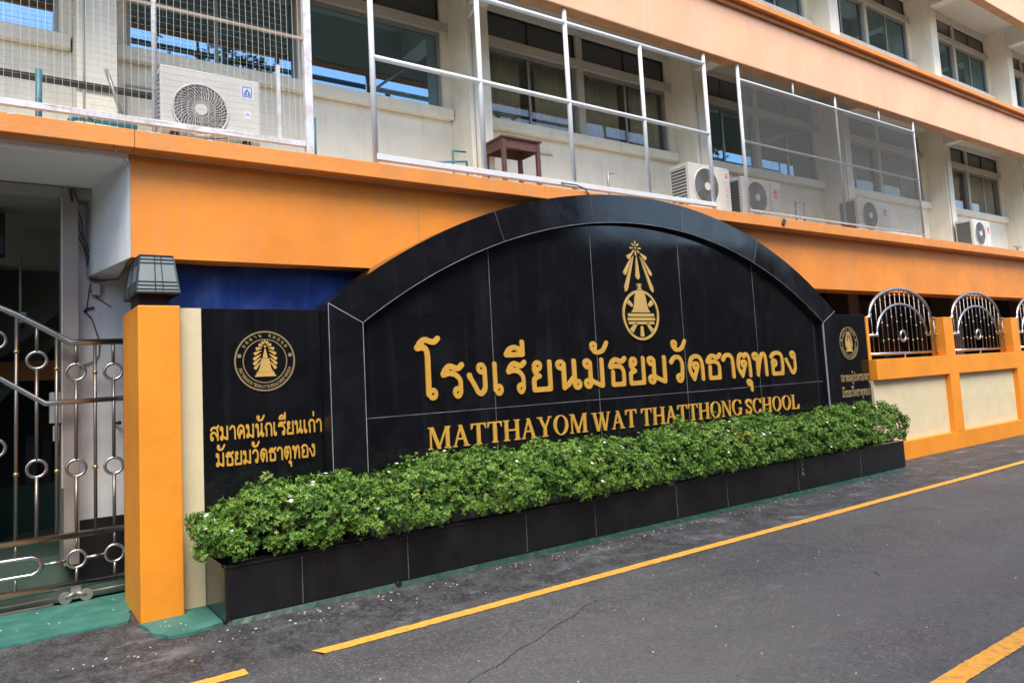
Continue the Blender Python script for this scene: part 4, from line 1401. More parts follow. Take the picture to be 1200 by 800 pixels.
# stair soffit
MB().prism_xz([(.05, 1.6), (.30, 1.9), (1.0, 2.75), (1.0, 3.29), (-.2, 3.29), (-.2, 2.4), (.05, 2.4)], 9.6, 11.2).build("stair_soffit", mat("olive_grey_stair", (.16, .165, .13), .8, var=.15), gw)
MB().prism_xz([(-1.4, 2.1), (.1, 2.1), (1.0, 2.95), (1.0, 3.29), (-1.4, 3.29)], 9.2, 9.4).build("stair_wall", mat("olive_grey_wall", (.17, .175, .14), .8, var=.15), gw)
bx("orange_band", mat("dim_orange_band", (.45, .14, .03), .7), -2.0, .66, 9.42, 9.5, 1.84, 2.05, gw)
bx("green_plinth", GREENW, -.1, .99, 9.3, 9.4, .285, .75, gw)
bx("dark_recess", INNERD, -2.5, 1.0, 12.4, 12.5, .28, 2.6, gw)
for i in range(4):
    bx("stored_board", mat("dim_brown_board", (.10, .07, .06), .8, var=.3), .35 + i * .16, .47 + i * .16, 11.2 + i * .1, 11.3 + i * .1, .28, 1.2 + .3 * (i % 2), gw)
fl_ = MB().add([(-6, 7.02, .012), (1.0, 7.02, .012), (1.0, 7.62, .28), (-6, 7.62, .28), (-6, 15.9, .28), (1.0, 15.9, .28)], [(0, 1, 2, 3), (3, 2, 5, 4)])
structure(fl_.build("passage_floor", GREENF))
structure(bx("pavement_back", mat("dim_pavement", (.12, .12, .115), .8), -60, -6.1, 6.96, 16, -.02, .02))
# upper storey part seen from the passage: wires on the white wall
def wiggle(p0, p1, n=14, amp=.02, sag=0.0, axis=(1, 0, 0)):
    a, b = Vector(p0), Vector(p1)
    out = []
    for i in range(n + 1):
        t = i / n
        p = a.lerp(b, t) + Vector(axis) * random.uniform(-amp, amp) * (0 < t < 1)
        p.z -= sag * 4 * t * (1 - t)
        out.append(p)
    return out


wr = thing("loose_wiring", "tangle of thin grey cables hanging down the white passage wall", "wires", (.75, 7.2, 2.5))
mb = MB()
for i in range(3):
    mb.tube(wiggle((.52 + .015 * i, 7.03, 3.38), (.70 + .02 * i, 7.22, 2.66), 10, .012, .05), .006, 5)
mb.tube(wiggle((.69, 7.23, 2.64), (.88, 7.0, 2.62), 8, .012, .01), .008, 5)
mb.tube([(.69, 7.24, 2.6), (.66, 7.24, 2.35), (.70, 7.24, 2.30), (.76, 7.24, 2.1), (.755, 7.24, 1.98), (.72, 7.24, 1.93), (.61, 7.24, 1.88)], .005, 5)
mb.tube(wiggle((.68, 7.24, 2.55), (.85, 7.24, 2.40), 8, .02, .02), .004, 5)
mb.tube(wiggle((.64, 7.24, 2.36), (.71, 7.24, 2.40), 5, .02, .0), .009, 5)
mb.build("cable", CABLE, wr)
bx("junction_box", GREYP, .70, .76, 7.19, 7.252, 2.50, 2.60, wr)

cc = thing("security_camera", "small pale dome security camera under the passage ceiling", "camera", (.20, 8.3, 2.3))
MB().box(.17, .26, 8.28, 8.36, 2.36, 2.46).build("camera_body", GREYP, cc)
MB().ball((.215, 8.32, 2.34), .036).build("camera_dome", BLACKM, cc)
MB().cyl((.215, 8.32, 2.46), (.215, 8.32, 3.0), .01, 8).build("mount_rod", GREYP, cc)
tv = thing("wall_speaker", "black box hanging high at the left inside the passage", "speaker", (0, 7.6, 2.9))
bx("cabinet", BLACKM, -.18, .085, 7.55, 7.75, 2.88, 3.24, tv, bevel=.01)
bx("bracket", BLACKM, -.10, -.06, 7.62, 7.66, 3.24, 3.32, tv)
eb = thing("meter_box", "pale grey electric meter box behind the gate bars", "box", (.46, 7.35, 1.6))
bx("cover", GREYP, .395, .475, 7.30, 7.40, 1.42, 1.68, eb, bevel=.006)
bx("lower_socket", GREYP, .42, .465, 7.31, 7.38, 1.27, 1.40, eb, bevel=.004)
kb = thing("wall_hook", "small dark tap on the white wall beside the gate end", "tap", (.80, 7.23, 1.4))
MB().cyl((.86, 7.235, 1.39), (.905, 7.20, 1.39), .010, 8).build("tap_body", BLACKM, kb)
MB().ball((.90, 7.19, 1.39), .018).build("tap_knob", BLACKM, kb)

# blue sheet under the beam
n = 60
v = []
for i in range(n + 1):
    x = .96 + 2.6 * i / n
    for q in range(9):
        z = 2.02 + .655 * q / 8
        v.append((x, 6.34 + .018 * math.sin(x * 5 + z * 7) + .010 * math.sin(x * 13 - z * 9) + .035 * (2.66 - z), z))
tb = MB().add(v, [(9 * i + q, 9 * i + 9 + q, 9 * i + 10 + q, 9 * i + q + 1) for i in range(n) for q in range(8)], True).build("blue_sheet", TARP, None, (2.2, 6.34, 2.0))
tag(tb, "deep blue plastic sheet hanging under the orange beam behind the left plaque", "tarpaulin")
tb.modifiers.new("thick", 'SOLIDIFY').thickness = .004

# ------------------------------------------------------------------ sliding steel gate
gate = thing("sliding_gate", "stainless steel sliding gate with ring ornaments, rails and floor track", "gate", (0, 6.93, 0))
GY = 6.93
GX1 = .99
top_pts = [(.515 - .0, 2.068)]
xs_ = [(-3.0, 2.95), (-1.6, 2.86), (-.8, 2.70), (-.35, 2.535), (.047, 2.352), (.16, 2.296), (.27, 2.228), (.40, 2.148), (.515, 2.072)]
MB().tube([(x, GY, z) for x, z in xs_] + [(GX1, GY, 2.078)], .026, 12).build("top_rail", STEEL, gate)
MB().tube([(x, GY, z - .55) for x, z in ((-3.0, 2.9), (-1.2, 2.75), (-.35, 2.53))] + [(.05, GY, 1.80), (.345, GY, 1.590), (GX1, GY, 1.604)], .022, 12).build("middle_rail", STEEL, gate)
MB().tube([(-3, GY, .532), (GX1, GY, .535)], .026, 12).build("lower_rail", STEEL, gate)
MB().tube([(-3, GY, .150), (GX1, GY, .153)], .030, 12).build("bottom_rail", STEEL, gate)
loop = [(-.7, .408), (.255, .409), (.295, .392), (.316, .360), (.318, .330), (.302, .298), (.262, .276), (-.7, .276)]
MB().tube([(x, GY, z) for x, z in loop], .019, 10).build("loop_rail", STEEL, gate)
MB().tube([(.337, GY, .342), (.478, GY, .344)], .013, 8).build("link_bar", STEEL, gate)
MB().tube([(.616, GY, .345), (.750, GY, .348)], .013, 8).build("link_bar", STEEL, gate)
MB().tube([(.884, GY, .348), (GX1, GY, .349)], .013, 8).build("link_bar", STEEL, gate)


def top_z(x):
    for (a, za), (b, zb) in zip(xs_[:-1], xs_[1:]):
        if a <= x <= b: return za + (zb - za) * (x - a) / (b - a)
    return 2.075


i = 0
x = .826
idx_ = 0
while x > -3.0:
    ringbar = idx_ % 2 == 0
    zt = top_z(x)
    zr = {0: 1.827, 2: 1.832, 4: 1.936}.get(idx_, zt - .265)
    zl = {0: 1.051, 2: 1.061, 4: 1.086, 6: 1.269}.get(idx_, 1.3)
    if ringbar:
        for za, zb in ((.53, zl - .066), (zl + .066, zr - .066), (zr + .066, zt)):
            MB().tube([(x, GY, za), (x, GY, zb)], .0135, 8).build("gate_bar", STEELB, gate)
        MB().ring((x, GY, zr), .066, .0125).build("ring_ornament", STEEL, gate)
        MB().ring((x, GY, zl), .066, .0125).build("ring_ornament", STEEL, gate)
        if idx_ in (0, 2):
            MB().ring((x, GY, .346), .067, .0125).build("ring_ornament", STEEL, gate)
            for za, zb in ((.155, .280), (.412, .53)):
                MB().tube([(x, GY, za), (x, GY, zb)], .0115, 8).build("short_post", STEELB, gate)
    else:
        MB().tube([(x, GY, .53), (x, GY, zt)], .0135, 8).build("gate_bar", STEELB, gate)
        for zz in ({1: 1.825, 3: 1.863, 5: 2.007}.get(idx_, zt - .30), {1: 1.054, 3: 1.051, 5: 1.056}.get(idx_, 1.06)):
            MB().ball((x, GY, zz), .021, 10, 7).build("brass_bead", BRASS, gate)
    if idx_ >= 5 and idx_ % 2:
        for za, zb in ((.410, .53), (.153, .276)):
            MB().tube([(x, GY, za), (x, GY, zb)], .0115, 8).build("short_post", STEELB, gate)
    x -= .1345
    idx_ += 1
MB().box(.515, .585, GY - .02, GY + .02, .045, .135).build("roller_bracket", STEELD, gate)
for x in (.478, .622):
    MB().cyl((x, GY - .03, .062), (x, GY + .015, .062), .046, 16).build("roller", STEELD, gate)
    MB().tube([(x, GY - .02, .062), (.55, GY - .02, .09)], .018, 6).build("roller_arm", STEELD, gate)
MB().tube([(-3, GY, .020), (.40, GY, .022)], .013, 6).build("floor_track", STEELD, gate)
MB().tube([(.64, GY, .075), (GX1, GY, .080)], .008, 6).build("track_rod", STEELD, gate)
MB().tube([(-3, GY, .068), (.40, GY, .072)], .008, 6).build("track_rod", STEELD, gate)
MB().box(.90, .93, GY - .03, GY + .03, 0.02, 2.03).build("latch_post", STEELD, gate)

# ------------------------------------------------------------------ fence on the right
fen = thing("boundary_wall", "orange framed boundary wall with cream panels running on along the road", "wall", (16, 6, 0))
FX0, FX1 = 10.93, 48.0
bx("base_course", ORANGE2, FX0, FX1, 5.88, 6.15, 0.0, .285, fen, bevel=.005)
bx("top_rail", ORANGE2, FX0, FX1, 5.882, 6.15, 1.262, 1.575, fen, bevel=.005)
k = 0
px_list = []
x = 10.50
while x < FX1 - 1:
    if x > 11:
        bx("post", ORANGE2, x, x + .33, 5.878, 6.152, .287, 1.260, fen, bevel=.004)
        bx("post_top", ORANGE2, x, x + .33, 5.90, 6.14, 1.577, 2.232, fen, bevel=.006)
    px_list.append(x)
    x += 2.75
bx("post_top", ORANGE2, 10.93, 11.00, 5.99, 6.14, 1.577, 2.232, fen)
for a in px_list[:-1]:
    xa = max(a + .332, FX0 + .002)
    bx("cream_panel", CREAM2, xa, a + 2.748, 5.965, 6.10, .287, 1.260, fen)
bx("mortar_joint", mat("panel_joint", (.5, .44, .3), .8), FX0, FX1, 5.9640, 5.9645, .765, .769, fen)


def make_grille(cx, label):
    t = thing("fence_grille", label, "grille", (cx, 6.03, 1.58), "arched steel grilles on the boundary wall")
    y = 6.03
    n = 26

    def arch(hw, z0, h): return [(cx + hw * math.cos(math.pi - math.pi * i / n), y, z0 + h * math.sin(math.pi * i / n)) for i in range(n + 1)]
    MB().tube([(cx - 1.08, y, 2.225)] + arch(.985, 2.225, .475) + [(cx + 1.08, y, 2.225)], .026, 8).build("outer_arch", STEEL, t)
    MB().tube([(cx - 1.08, y, 1.945)] + arch(.80, 1.945, .505) + [(cx + 1.08, y, 1.945)], .022, 8).build("inner_arch", STEEL, t)
    MB().tube([(cx - 1.08, y, 1.655), (cx + 1.08, y, 1.655)], .022, 8).build("bottom_rail", STEEL, t)
    MB().tube([(cx, y, 1.575), (cx, y, 1.655)], .016, 6).build("rail_foot", STEEL, t)
    MB().ring((cx, y, 1.93), .082, .022, n=22, seg=8).build("ring_ornament", STEEL, t)
    nb = 13
    bars, beads = MB(), []
    for i in range(nb):
        bxx = cx - .93 + 1.86 * i / (nb - 1)
        u = (bxx - cx) / .985
        zt = 2.225 + .475 * math.sqrt(max(0, 1 - u * u))
        MB().tube([(bxx, y, 1.655 if i != 6 else 2.01), (bxx, y, zt)], .0075, 6).build("bar", STEELB, t)
        beads += [(bxx, zt - .10), (bxx, 1.95 + .32 * (1 - u * u) - .1 * (i % 2))]
        if abs(u) < .75: beads.append((bxx, 1.86 + .02 * (i % 2)))
    for bxx, z in beads:
        MB().ball((bxx, y, z), .015, 6, 5).build("bead", mat("pale_bead", (.60, .52, .40), .3, metal=.6), t)
    for s in (-1, 1):
        pts = []
        for i in range(20):
            a = i / 19 * 2.2 * math.pi
            rr = .08 - .055 * i / 19
            pts.append((cx + s * (1.10 - rr * math.cos(a) * .6), y + .0, 2.09 + rr * math.sin(a)))
        MB().tube(pts, .008, 5).build("side_scroll", STEELD, t)
        MB().tube([(cx + s * 1.08, y, 1.60), (cx + s * 1.08, y, 2.24)], .012, 6).build("side_bar", STEELD, t)
        for z in (1.655, 1.945, 2.225):
            MB().tube([(cx + s * 1.08, y, z), (cx + s * 1.20, y, z)], .012, 6).build("wall_pin", ORANGE2, t)
    return t


g0 = make_grille(12.10, "nearest arched steel grille, right beside the right black plaque")
for k_, lab in ((1, "second arched steel grille, between the two nearest free orange posts"), (2, "third arched steel grille, cut by the right edge of the photo")):
    c = copy_tree(g0, None, (12.10 + 2.78 * k_ - .03, 6.03, 1.58))
    c["label"] = lab

# ------------------------------------------------------------------ balcony cages
def wires(x0, x1, z0, z1, y, sp, r, m, parent, name="wire_mesh", seg=3):
    mb = MB()
    x = x0
    while x <= x1:
        j = random.uniform(-.001, .001)
        mb.tube([(x + j, y, z0), (x - j, y, z1)], r, seg, caps=False); x += sp
    z = z0
    while z <= z1:
        mb.tube([(x0, y - r, z), (x1, y - r, z)], r, seg, caps=False); z += sp
    o = mb.build(name, m, parent)
    o["kind"] = "stuff"
    return o


def sag_wires(x0, x1, z0, z1, y, sp, r, m, parent):
    """hand-made square mesh that bellies a little between its ties"""
    mb = MB()
    def d(x, z): return (.008 * math.sin(x * 5.1 + z * 2.0), .003 * math.sin(x * 3 + z * 2))
    nx, nz = int((x1 - x0) / sp), int((z1 - z0) / sp)
    for i in range(nx + 1):
        x = x0 + i * sp
        mb.tube([(x + d(x, z0 + q * .2)[1], y + d(x, z0 + q * .2)[0], z0 + q * .2) for q in range(int((z1 - z0) / .2) + 1)], r, 3, caps=False)
    for i in range(nz + 1):
        z = z0 + i * sp
        mb.tube([(x0 + q * .2, y + d(x0 + q * .2, z)[0], z + d(x0 + q * .2, z)[1]) for q in range(int((x1 - x0) / .2) + 1)], r, 3, caps=False)
    o = mb.build("wire_mesh", m, parent)
    o["kind"] = "stuff"


CY = 6.0
MZ = 4.635
c1 = thing("balcony_cage", "wire mesh cage with rust flecked white frame in front of the large near air conditioner", "cage", (.6, CY, 3.6))
for x in (-3.2, -1.6, 1.010):
    MB().tube([(x, CY, 3.62), (x, CY, 5.69)], .020, 8).build("post", WHITER, c1)
bx("end_post", WHITER, 2.195, 2.262, CY - .03, CY + .03, 3.605, 5.69, c1, bevel=.004)
bx("bottom_rail", WHITER, -3.2, 2.193, CY - .022, CY + .022, 3.665, 3.712, c1, bevel=.003)
bx("middle_rail", mat("rusty_flat_bar", (.36, .27, .21), .6, var=.3, vscale=12), .30, 2.193, CY - .012, CY + .012, MZ - .012, MZ + .012, c1)
bx("inner_post", WHITER, 1.955, 1.985, CY - .014, CY + .014, 3.715, 4.35, c1)
sag_wires(-3.15, 2.19, 3.60, 5.68, CY - .026, .050, .0013, WIREL, c1)

c2 = thing("pipe_railing", "open white pipe frame with five uprights above the arch of the sign", "railing", (5.2, CY, 3.6))
for x in (2.848, 4.040, 5.219, 7.570):
    MB().tube([(x, CY, 3.605), (x, CY, 5.695)], .027, 12).build("upright", WHITEP, c2)
MB().tube([(6.395, CY, 3.70), (6.395, CY, 5.53)], .025, 12).build("upright", WHITEP, c2)
MB().tube([(4.040, CY - .004, 5.51), (7.570, CY - .004, 5.545)], .025, 12).build("top_pipe", WHITEP, c2)
MB().tube([(2.848, CY - .004, 4.615), (7.570, CY - .004, 4.600)], .025, 12).build("middle_pipe", WHITEP, c2)
bx("bottom_rail", WHITEP, 2.848, 7.60, CY - .03, CY + .03, 3.640, 3.695, c2, bevel=.004)
MB().tube([(4.06, CY + .01, 5.45), (4.30, CY + .55, 5.62)], .018, 8).build("stay", WHITEP, c2)

c3 = thing("fine_mesh_cage", "fine grey mesh cage with thin white frame around the far air conditioners", "cage", (10.7, CY, 3.6))
for x, a, b in ((8.275, 3.605, 5.69), (10.655, 3.66, 5.69), (13.09, 3.605, 5.69)):
    MB().tube([(x, CY, a), (x, CY, b)], .024 if x < 9 else .018, 8).build("upright", WHITEP, c3)
for x in (9.55, 11.95):
    MB().tube([(x, CY, 5.46), (x, CY, 5.69)], .016, 8).build("top_stub", WHITEP, c3)
for z in (3.665, 4.62, 5.48):
    MB().tube([(8.28, CY - .003, z), (13.09, CY - .003, z)], .017, 8).build("rail", WHITER if z < 4 else WHITEP, c3)
wires(8.30, 13.07, 3.68, 5.47, CY - .02, .0225, .0028, WIREF, c3)

# ------------------------------------------------------------------ air conditioners
def make_ac(x0, y0, z0, w, h, d, label, style=0, nwire=34, fan_r=None, group=None, fine=True):
    t = thing("air_conditioner", label, "air conditioner", (x0 + w / 2, y0 + d / 2, z0), group or "outdoor air conditioner units on the balcony")
    bx("casing", CASE, x0, x0 + w, y0, y0 + d, z0, z0 + h, t, bevel=.012)
    r = fan_r or h * .41
    cx, cz = x0 + (w * .40 if style != 2 else w * .36), z0 + h * (.50)
    if style == 0: cx, cz, r = x0 + w * .385, z0 + h * .375, .222
    MB().cyl((cx, y0 - .006, cz), (cx, y0 + .02, cz), r, 32).build("fan_cavity", FAND, t)
    MB().ring((cx, y0 - .006, cz), r, .010, n=36, seg=6).build("fan_rim", CASE, t)
    bl = MB()
    for i in range(3):
        a0 = R(20 + 120 * i)
        v = [(cx + .03 * math.cos(a0), y0 - .008, cz + .03 * math.sin(a0))]
        for q in range(8):
            a = a0 + q / 7 * R(70)
            v.append((cx + r * .92 * math.cos(a), y0 - .0075 - .0005 * q, cz + r * .92 * math.sin(a)))
        bl.add(v, [tuple(range(len(v)))])
    bl.build("fan_blade", FANB, t)
    gr = MB()
    for i in range(nwire):
        a = 2 * math.pi * i / nwire
        pts = []
        for q in range(4):
            rr = r * (.18 + .80 * q / 3)
            aa = a + .55 * (q / 3) ** 1.2
            pts.append((cx + rr * math.cos(aa), y0 - .016 + .002 * q, cz + rr * math.sin(aa)))
        gr.tube(pts, .0028 if style == 0 else .002, 4, caps=False)
    for rr in (.32, .5, .68, .85):
        gr.ring((cx, y0 - .015, cz), r * rr, .0014, n=28, seg=4)
    gr.build("fan_grille", CASE if style == 0 else FANG, t)
    MB().cyl((cx, y0 - .024, cz), (cx, y0 - .010, cz), r * .22, 20).build("fan_hub", CASE, t)
    # coil side facing the left
    sd = MB()
    bx("coil_recess", FAND, x0 - .002, x0 + .01, y0 + .05, y0 + d - .03, z0 + .04, z0 + h - .05, t)
    for i in range(12):
        z = z0 + .05 + i * (h - .10) / 11.5
        sd.box(x0 - .008, x0 - .003, y0 + .05, y0 + d - .03, z, z + .012)
    sd.build("side_louvres", CASE if style < 2 else FANG, t)
    for fx in (x0 + .08, x0 + w - .14):
        bx("foot", BLACKM, fx, fx + .06, y0 + .02, y0 + d - .02, z0 - (z0 - 3.598), z0 - .001, t)
    MB().tube([(x0 + w - .04, y0 + d - .05, z0 + .16), (x0 + w + .06, y0 + d - .02, z0 + .15), (x0 + w + .09, y0 + d + .03, z0 + .05), (x0 + w + .10, YW - .05, z0 + .02), (x0 + w + .10, YW - .05, z0 + .62), (x0 + w + .10, YW + .0, z0 + .66)], .017, 7).build("refrigerant_hose", CABLEW, t)
    MB().tube([(x0 + w * .5, y0 + .1, z0 - .002), (x0 + w * .5, y0 - .05, z0 - .07), (x0 + w * .56, y0 - .12, z0 - .115)], .008, 6).build("drain_hose", CABLEW, t)
    # sticker
    if style == 0:
        sx, sz = x0 + w * .865, z0 + h * .78
        bx("sticker", STICK, sx - .055, sx + .055, y0 - .0025, y0 - .0005, sz - .06, sz + .06, t)
        b_ = BLUEST
        pr_ = [('l', [(-.038, -.036), (.038, -.036), (.038, .048), (-.038, .048), (-.038, -.036)], .0035), ('p', [(-.026, -.02), (0, .034), (.026, -.02), (.012, -.02), (0, .006), (-.012, -.02)][:3]), ('c', 0, -.008, .007, .002)]
        me = outline_mesh([pr_[0], ('l', [(-.022, -.018), (0, .028), (.022, -.018)], .007), ('l', [(-.02, -.02), (.02, -.02)], .005)], (-.06, .06, -.06, .07), .0025, lambda a, b: (sx + a, y0 - .0045, sz + b), (0, .0015, 0), "sticker_print")
        link("sticker_print", me, t, None, b_)
        bx("small_sticker", STICK, sx - .028, sx + .03, y0 - .0025, y0 - .0005, sz - .24, sz - .17, t)
        me = outline_mesh([('s', [(-.015, -.01), (0, .01), (.015, -.006)], .003)], (-.03, .03, -.03, .03), .002, lambda a, b: (sx + a, y0 - .0045, sz - .2 + b), (0, .0015, 0), "small_sticker_print")
        link("small_sticker_print", me, t, None, b_)
    elif style == 1:
        sx, sz = x0 + w * .90, z0 + h * .82
        bx("sticker", STICK, sx - .065, sx + .055, y0 - .0025, y0 - .0005, sz - .07, sz + .06, t)
        me = outline_mesh([('l', [(-.04, -.035), (.035, -.035), (.035, .035), (-.04, .035), (-.04, -.035)], .003), ('l', [(-.018, -.014), (0, .02), (.016, -.014), (-.018, -.014)], .005)], (-.06, .06, -.06, .06), .003, lambda a, b: (sx + a, y0 - .0045, sz + b), (0, .0015, 0), "sticker_print")
        link("sticker_print", me, t, None, REDST)
        for q in range(3):
            bx("label_strip", mat("pale_red_print", (.62, .40, .40), .6), sx - .02, sx + .015, y0 - .0025, y0 - .0005, sz - .40 + q * .09, sz - .34 + q * .09, t)
    else:
        sx, sz = x0 + w * .86, z0 + h * .70
        me = outline_mesh([('c', 0, 0, .035, .008), ('l', [(-.012, 0), (.012, 0)], .006), ('l', [(0, -.014), (0, .014)], .006), ('l', [(-.04, -.066), (.04, -.066)], .008)], (-.06, .06, -.09, .06), .003, lambda a, b: (sx + a, y0 - .0035, sz + b), (0, .003, 0), "logo_print")
        link("logo_print", me, t, None, REDST)
        bx("control_panel_seam", FANG, x0 + w * .72, x0 + w * .725, y0 - .002, y0, z0 + .02, z0 + h - .02, t)
    return t


make_ac(1.122, 6.40, 3.79, .81, .555, .34, "largest nearest air conditioner with a blue square sticker, inside the wire cage", 0, 40)
make_ac(7.60, 6.40, 3.735, .86, .62, .34, "air conditioner with dark open fan beside the last white pipe upright", 1, 16)
make_ac(8.735, 6.42, 3.72, .93, .58, .34, "air conditioner with a red round logo just inside the fine mesh", 2, 24)
make_ac(11.80, 6.42, 3.72, 1.02, .58, .34, "air conditioner with a red logo in the far half of the fine mesh cage", 2, 24)
make_ac(16.17, 6.45, 3.72, .80, .58, .34, "farthest visible air conditioner, standing free right of the mesh cage", 2, 20)

# ------------------------------------------------------------------ stool, pipes, cables on the balcony
st = thing("wooden_table", "small reddish brown wooden side table standing behind the white pipe frame", "table", (4.86, 6.63, 3.6))
bx("table_top", WOOD, 4.59, 5.15, 6.44, 6.86, 4.262, 4.285, st, bevel=.004)
for (a, b, c, d) in ((4.62, 5.12, 6.465, 6.48), (4.62, 5.12, 6.82, 6.835)):
    bx("apron", WOOD, a, b, c, d, 4.155, 4.260, st)
for a in (4.615, 5.112):
    bx("apron", WOOD, a, a + .014, 6.482, 6.818, 4.155, 4.260, st)
for lx in (4.605, 5.085):
    for ly in (6.455, 6.80):
        bx("leg", WOOD, lx, lx + .045, ly, ly + .045, 3.60, 4.259, st, bevel=.003)


def pipe(pts, r, label, m=PIPEB):
    o = MB().tube(pts, r, 10).build("water_pipe", m, None, pts[0])
    return tag(o, label, "pipe", "blue water pipes on the balcony")


pipe([(.272, 6.3, 3.60), (.272, 6.3, 4.08)], .022, "capped blue upright pipe at the far left of the balcony")
pipe([(.44, 6.3, 3.66), (.49, 6.3, 3.745), (.56, 6.3, 3.75), (.93, 6.3, 3.735)], .022, "blue pipe lying bent along the ledge left of the near air conditioner")
pipe([(2.385, 6.3, 3.60), (2.385, 6.3, 4.06)], .021, "capped blue upright pipe right of the wire cage")
pipe([(3.40, 6.3, 3.77), (4.02, 6.3, 3.86), (4.03, 6.3, 3.62)], .012, "thin blue pipe along the wall foot left of the wooden table")
pipe([(4.10, 6.7, 3.60), (4.10, 6.7, 4.10), (4.30, 6.75, 4.13)], .011, "thin blue pipe bending over behind the white upright")
pipe([(6.02, 6.3, 3.60), (6.02, 6.3, 3.98), (6.20, 6.3, 3.99), (6.20, 6.3, 3.74)], .013, "grey hooked pipe on the balcony above the sign arch", STEELD)
pipe([(10.30, 6.6, 3.60), (10.30, 6.6, 4.10), (10.55, 6.6, 4.10), (10.50, 6.6, 3.7)], .012, "thin hooked pipe behind the fine mesh between two air conditioners", STEELD)
pipe([(13.1 - .1, 6.6, 3.60), (13.0, 6.6, 4.08), (13.12, 6.6, 4.08), (13.12, 6.6, 3.62)], .012, "thin hooked pipe by the last air conditioner inside the mesh", STEELD)
pipe([(18.1, 6.4, 3.60), (18.1, 6.4, 3.82), (17.9, 6.4, 3.83), (18.3, 6.4, 3.83)], .016, "dark tee shaped tap pipe right of the farthest air conditioner", STEELD)
cb = MB()
for i in range(4):
    cb.tube(wiggle((-3.0, 6.83 - .004 * i, 4.20 + .014 * i), (1.4, 6.83 - .004 * i, 4.19 + .014 * i), 40, .0, .0), .009, 5)
mbp = []
o = cb.build("cable_bundle", CABLE, None, (0, 6.83, 4.2))
tag(o, "dark bundle of cables strung along the column behind the near mesh", "cables")
o = MB().tube([(.74, 6.5, 4.25), (.80, 6.5, 4.05), (.93, 6.5, 3.62)], .016, 6).build("leaning_rod", STEELD, None, (.8, 6.5, 3.6))
tag(o, "thin dark rod leaning left of the near air conditioner", "rod")
o = MB().tube(wiggle((.18, 6.10, 3.63), (1.6, 6.2, 3.72), 26, .0, .06), .005, 5).tube(wiggle((.52, 6.02, 3.72), (.82, 5.94, 3.30), 14, .02, -.02), .004, 5).build("loose_wire", CABLE, None, (.6, 6.1, 3.6))
tag(o, "thin loose black wires trailing over the ledge above the gate pillar", "wire")
o = MB().tube([(5.0, 5.96, 3.66), (5.2, 5.94, 3.65), (5.32, 5.935, 3.62), (5.40, 5.94, 3.52)], .007, 6).build("loose_wire", CABLE, None, (5.2, 5.95, 3.6))
tag(o, "short black wire drooping from the ledge under the white pipe frame", "wire")
o = MB().box(8.93, 8.99, 5.93, 5.948, 3.50, 3.585, rot=Matrix.Rotation(R(35), 3, 'Y')).build("ledge_bracket", CABLE, None, (8.96, 5.94, 3.5))
tag(o, "small dark metal bracket stuck on the orange ledge", "bracket")

# ------------------------------------------------------------------ litter on the road
lit = MB()
lity = MB()
def bit(mb, x, y, s, z=.003):
    n = random.choice((4, 5, 6))
    a0 = random.uniform(0, 6)
    top = [(x + s * random.uniform(.6, 1.2) * math.cos(a0 + 2 * math.pi * i / n), y + s * random.uniform(.5, 1.1) * math.sin(a0 + 2 * math.pi * i / n), z + s * .35) for i in range(n)]
    bot = [(p[0], p[1], .001) for p in top]
    mb.add(top + bot, [tuple(range(n))] + [(i, i + n, (i + 1) % n + n, (i + 1) % n) for i in range(n)])
for i in range(200):
    x = random.uniform(.2, 11)
    y = 5.36 - abs(random.gauss(0, .16)) - (.02 if x > 1.2 else 0)
    bit(lit if random.random() < .75 else lity, x, y, random.uniform(.003, .010))
for i in range(110):
    bit(lit, random.uniform(-1, 12), random.uniform(1.2, 5.0), random.uniform(.0025, .007))
for i in range(16):
    bit(lit, random.uniform(-.4, .85), random.uniform(6.1, 6.8), random.uniform(.003, .008), .018)
for i in range(7):
    bit(lit, .95 + random.uniform(0, .3), random.uniform(5.5, 5.8), random.uniform(.003, .009), .022)
tag(lit.build("fallen_petals", FLECK), "scattered pale petals and grit on the asphalt by the planter", "litter", kind="stuff")
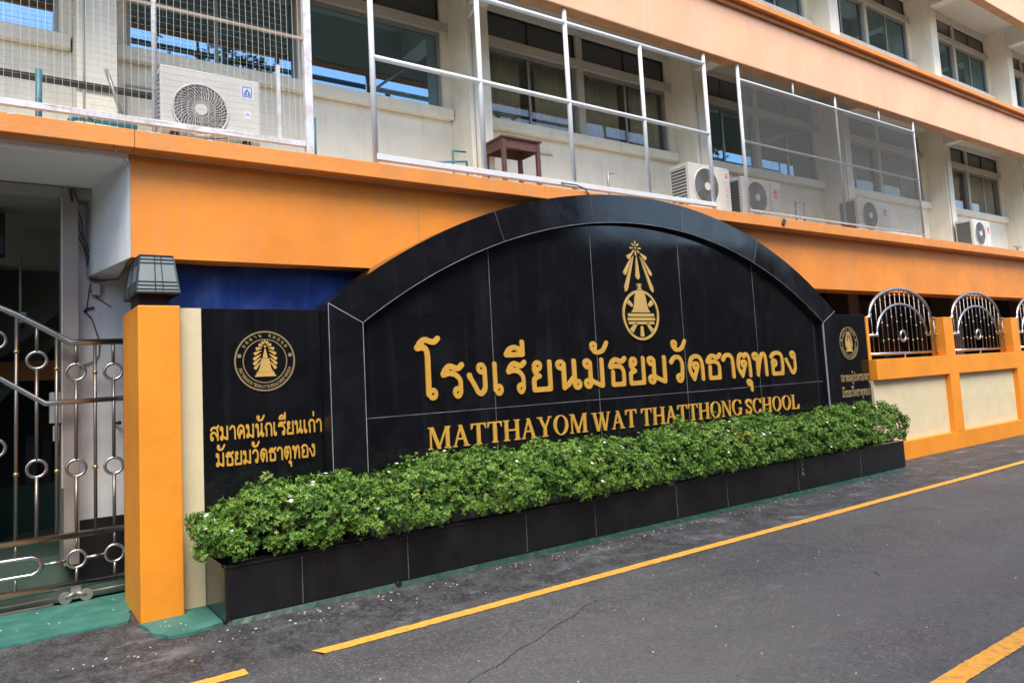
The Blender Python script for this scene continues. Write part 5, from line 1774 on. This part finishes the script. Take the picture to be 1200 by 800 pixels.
tag(lity.build("dry_leaf_litter", LITY), "scattered small dry yellow leaf bits along the planter kerb", "litter", kind="stuff")

# ------------------------------------------------------------------ across the road, behind the camera (seen in the reflections)
opp = thing("opposite_building", "dark opposite building with open gallery, seen only as reflection in the window glass", "building", (8, -6, 0))
bx("low_annex", OPPO, -40, 80, -9.0, -4.0, 0, 5.6, opp)
bx("terrace_block", OPPO, 1.5, 14.0, -9.0, -4.02, 5.602, 9.30, opp)
for a, b in ((1.5, 14.0), (-16, -4)):
    bx("rail", OPPD, a, b, -4.15, -4.05, 10.03, 10.14, opp)
    for x in np.arange(a, b, 3.9):
        bx("rail_post", OPPD, x, x + .13, -4.14, -4.06, 5.61 if a < 0 else 9.3, 10.03, opp)


def tree(x, y, h, label):
    t = thing("street_tree", label, "tree", (x, y, 0), "trees across the road")
    mb = MB().tube([(x, y, 0), (x + .1, y, h * .3), (x - .1, y + .1, h * .6)], .2, 8, rs=[.22, .17, .10])
    cen = []
    for i in range(14):
        a = random.uniform(0, 6.28); rr = random.uniform(.5, 2.0); z = h * random.uniform(.55, .95)
        e = (x + rr * math.cos(a), y + rr * math.sin(a), z)
        mb.tube([(x, y + .05, h * .45), ((x + e[0]) / 2, (y + e[1]) / 2, h * .6), e], .05, 5, rs=[.08, .05, .02])
        cen.append(e)
    mb.build("trunk", BARKM, t)
    pc = []
    for e in cen:
        for q in range(70):
            d = rng.normal(0, .42, 3)
            pc.append((e[0] + d[0], e[1] + d[1], e[2] + d[2] * .8))
    pc = np.array(pc)
    nv = rng.normal(0, 1, (len(pc), 3)); nv[:, 2] = np.abs(nv[:, 2]) + .3
    nv /= np.linalg.norm(nv, axis=1, keepdims=True)
    V, F, T = leaf_arrays(pc, nv, rng.uniform(.14, .22, len(pc)), cols[rng.choice(5, len(pc), p=wts)] * .7, 6)
    tri_object("crown", V, F, T, LEAF, t)["kind"] = "stuff"


tree(4.2, -2.9, 12.2, "leafy tree across the road, reflected in the window behind the near mesh cage")
tree(20.5, -2.9, 11.5, "leafy tree across the road, reflected in the windows right of the arch")
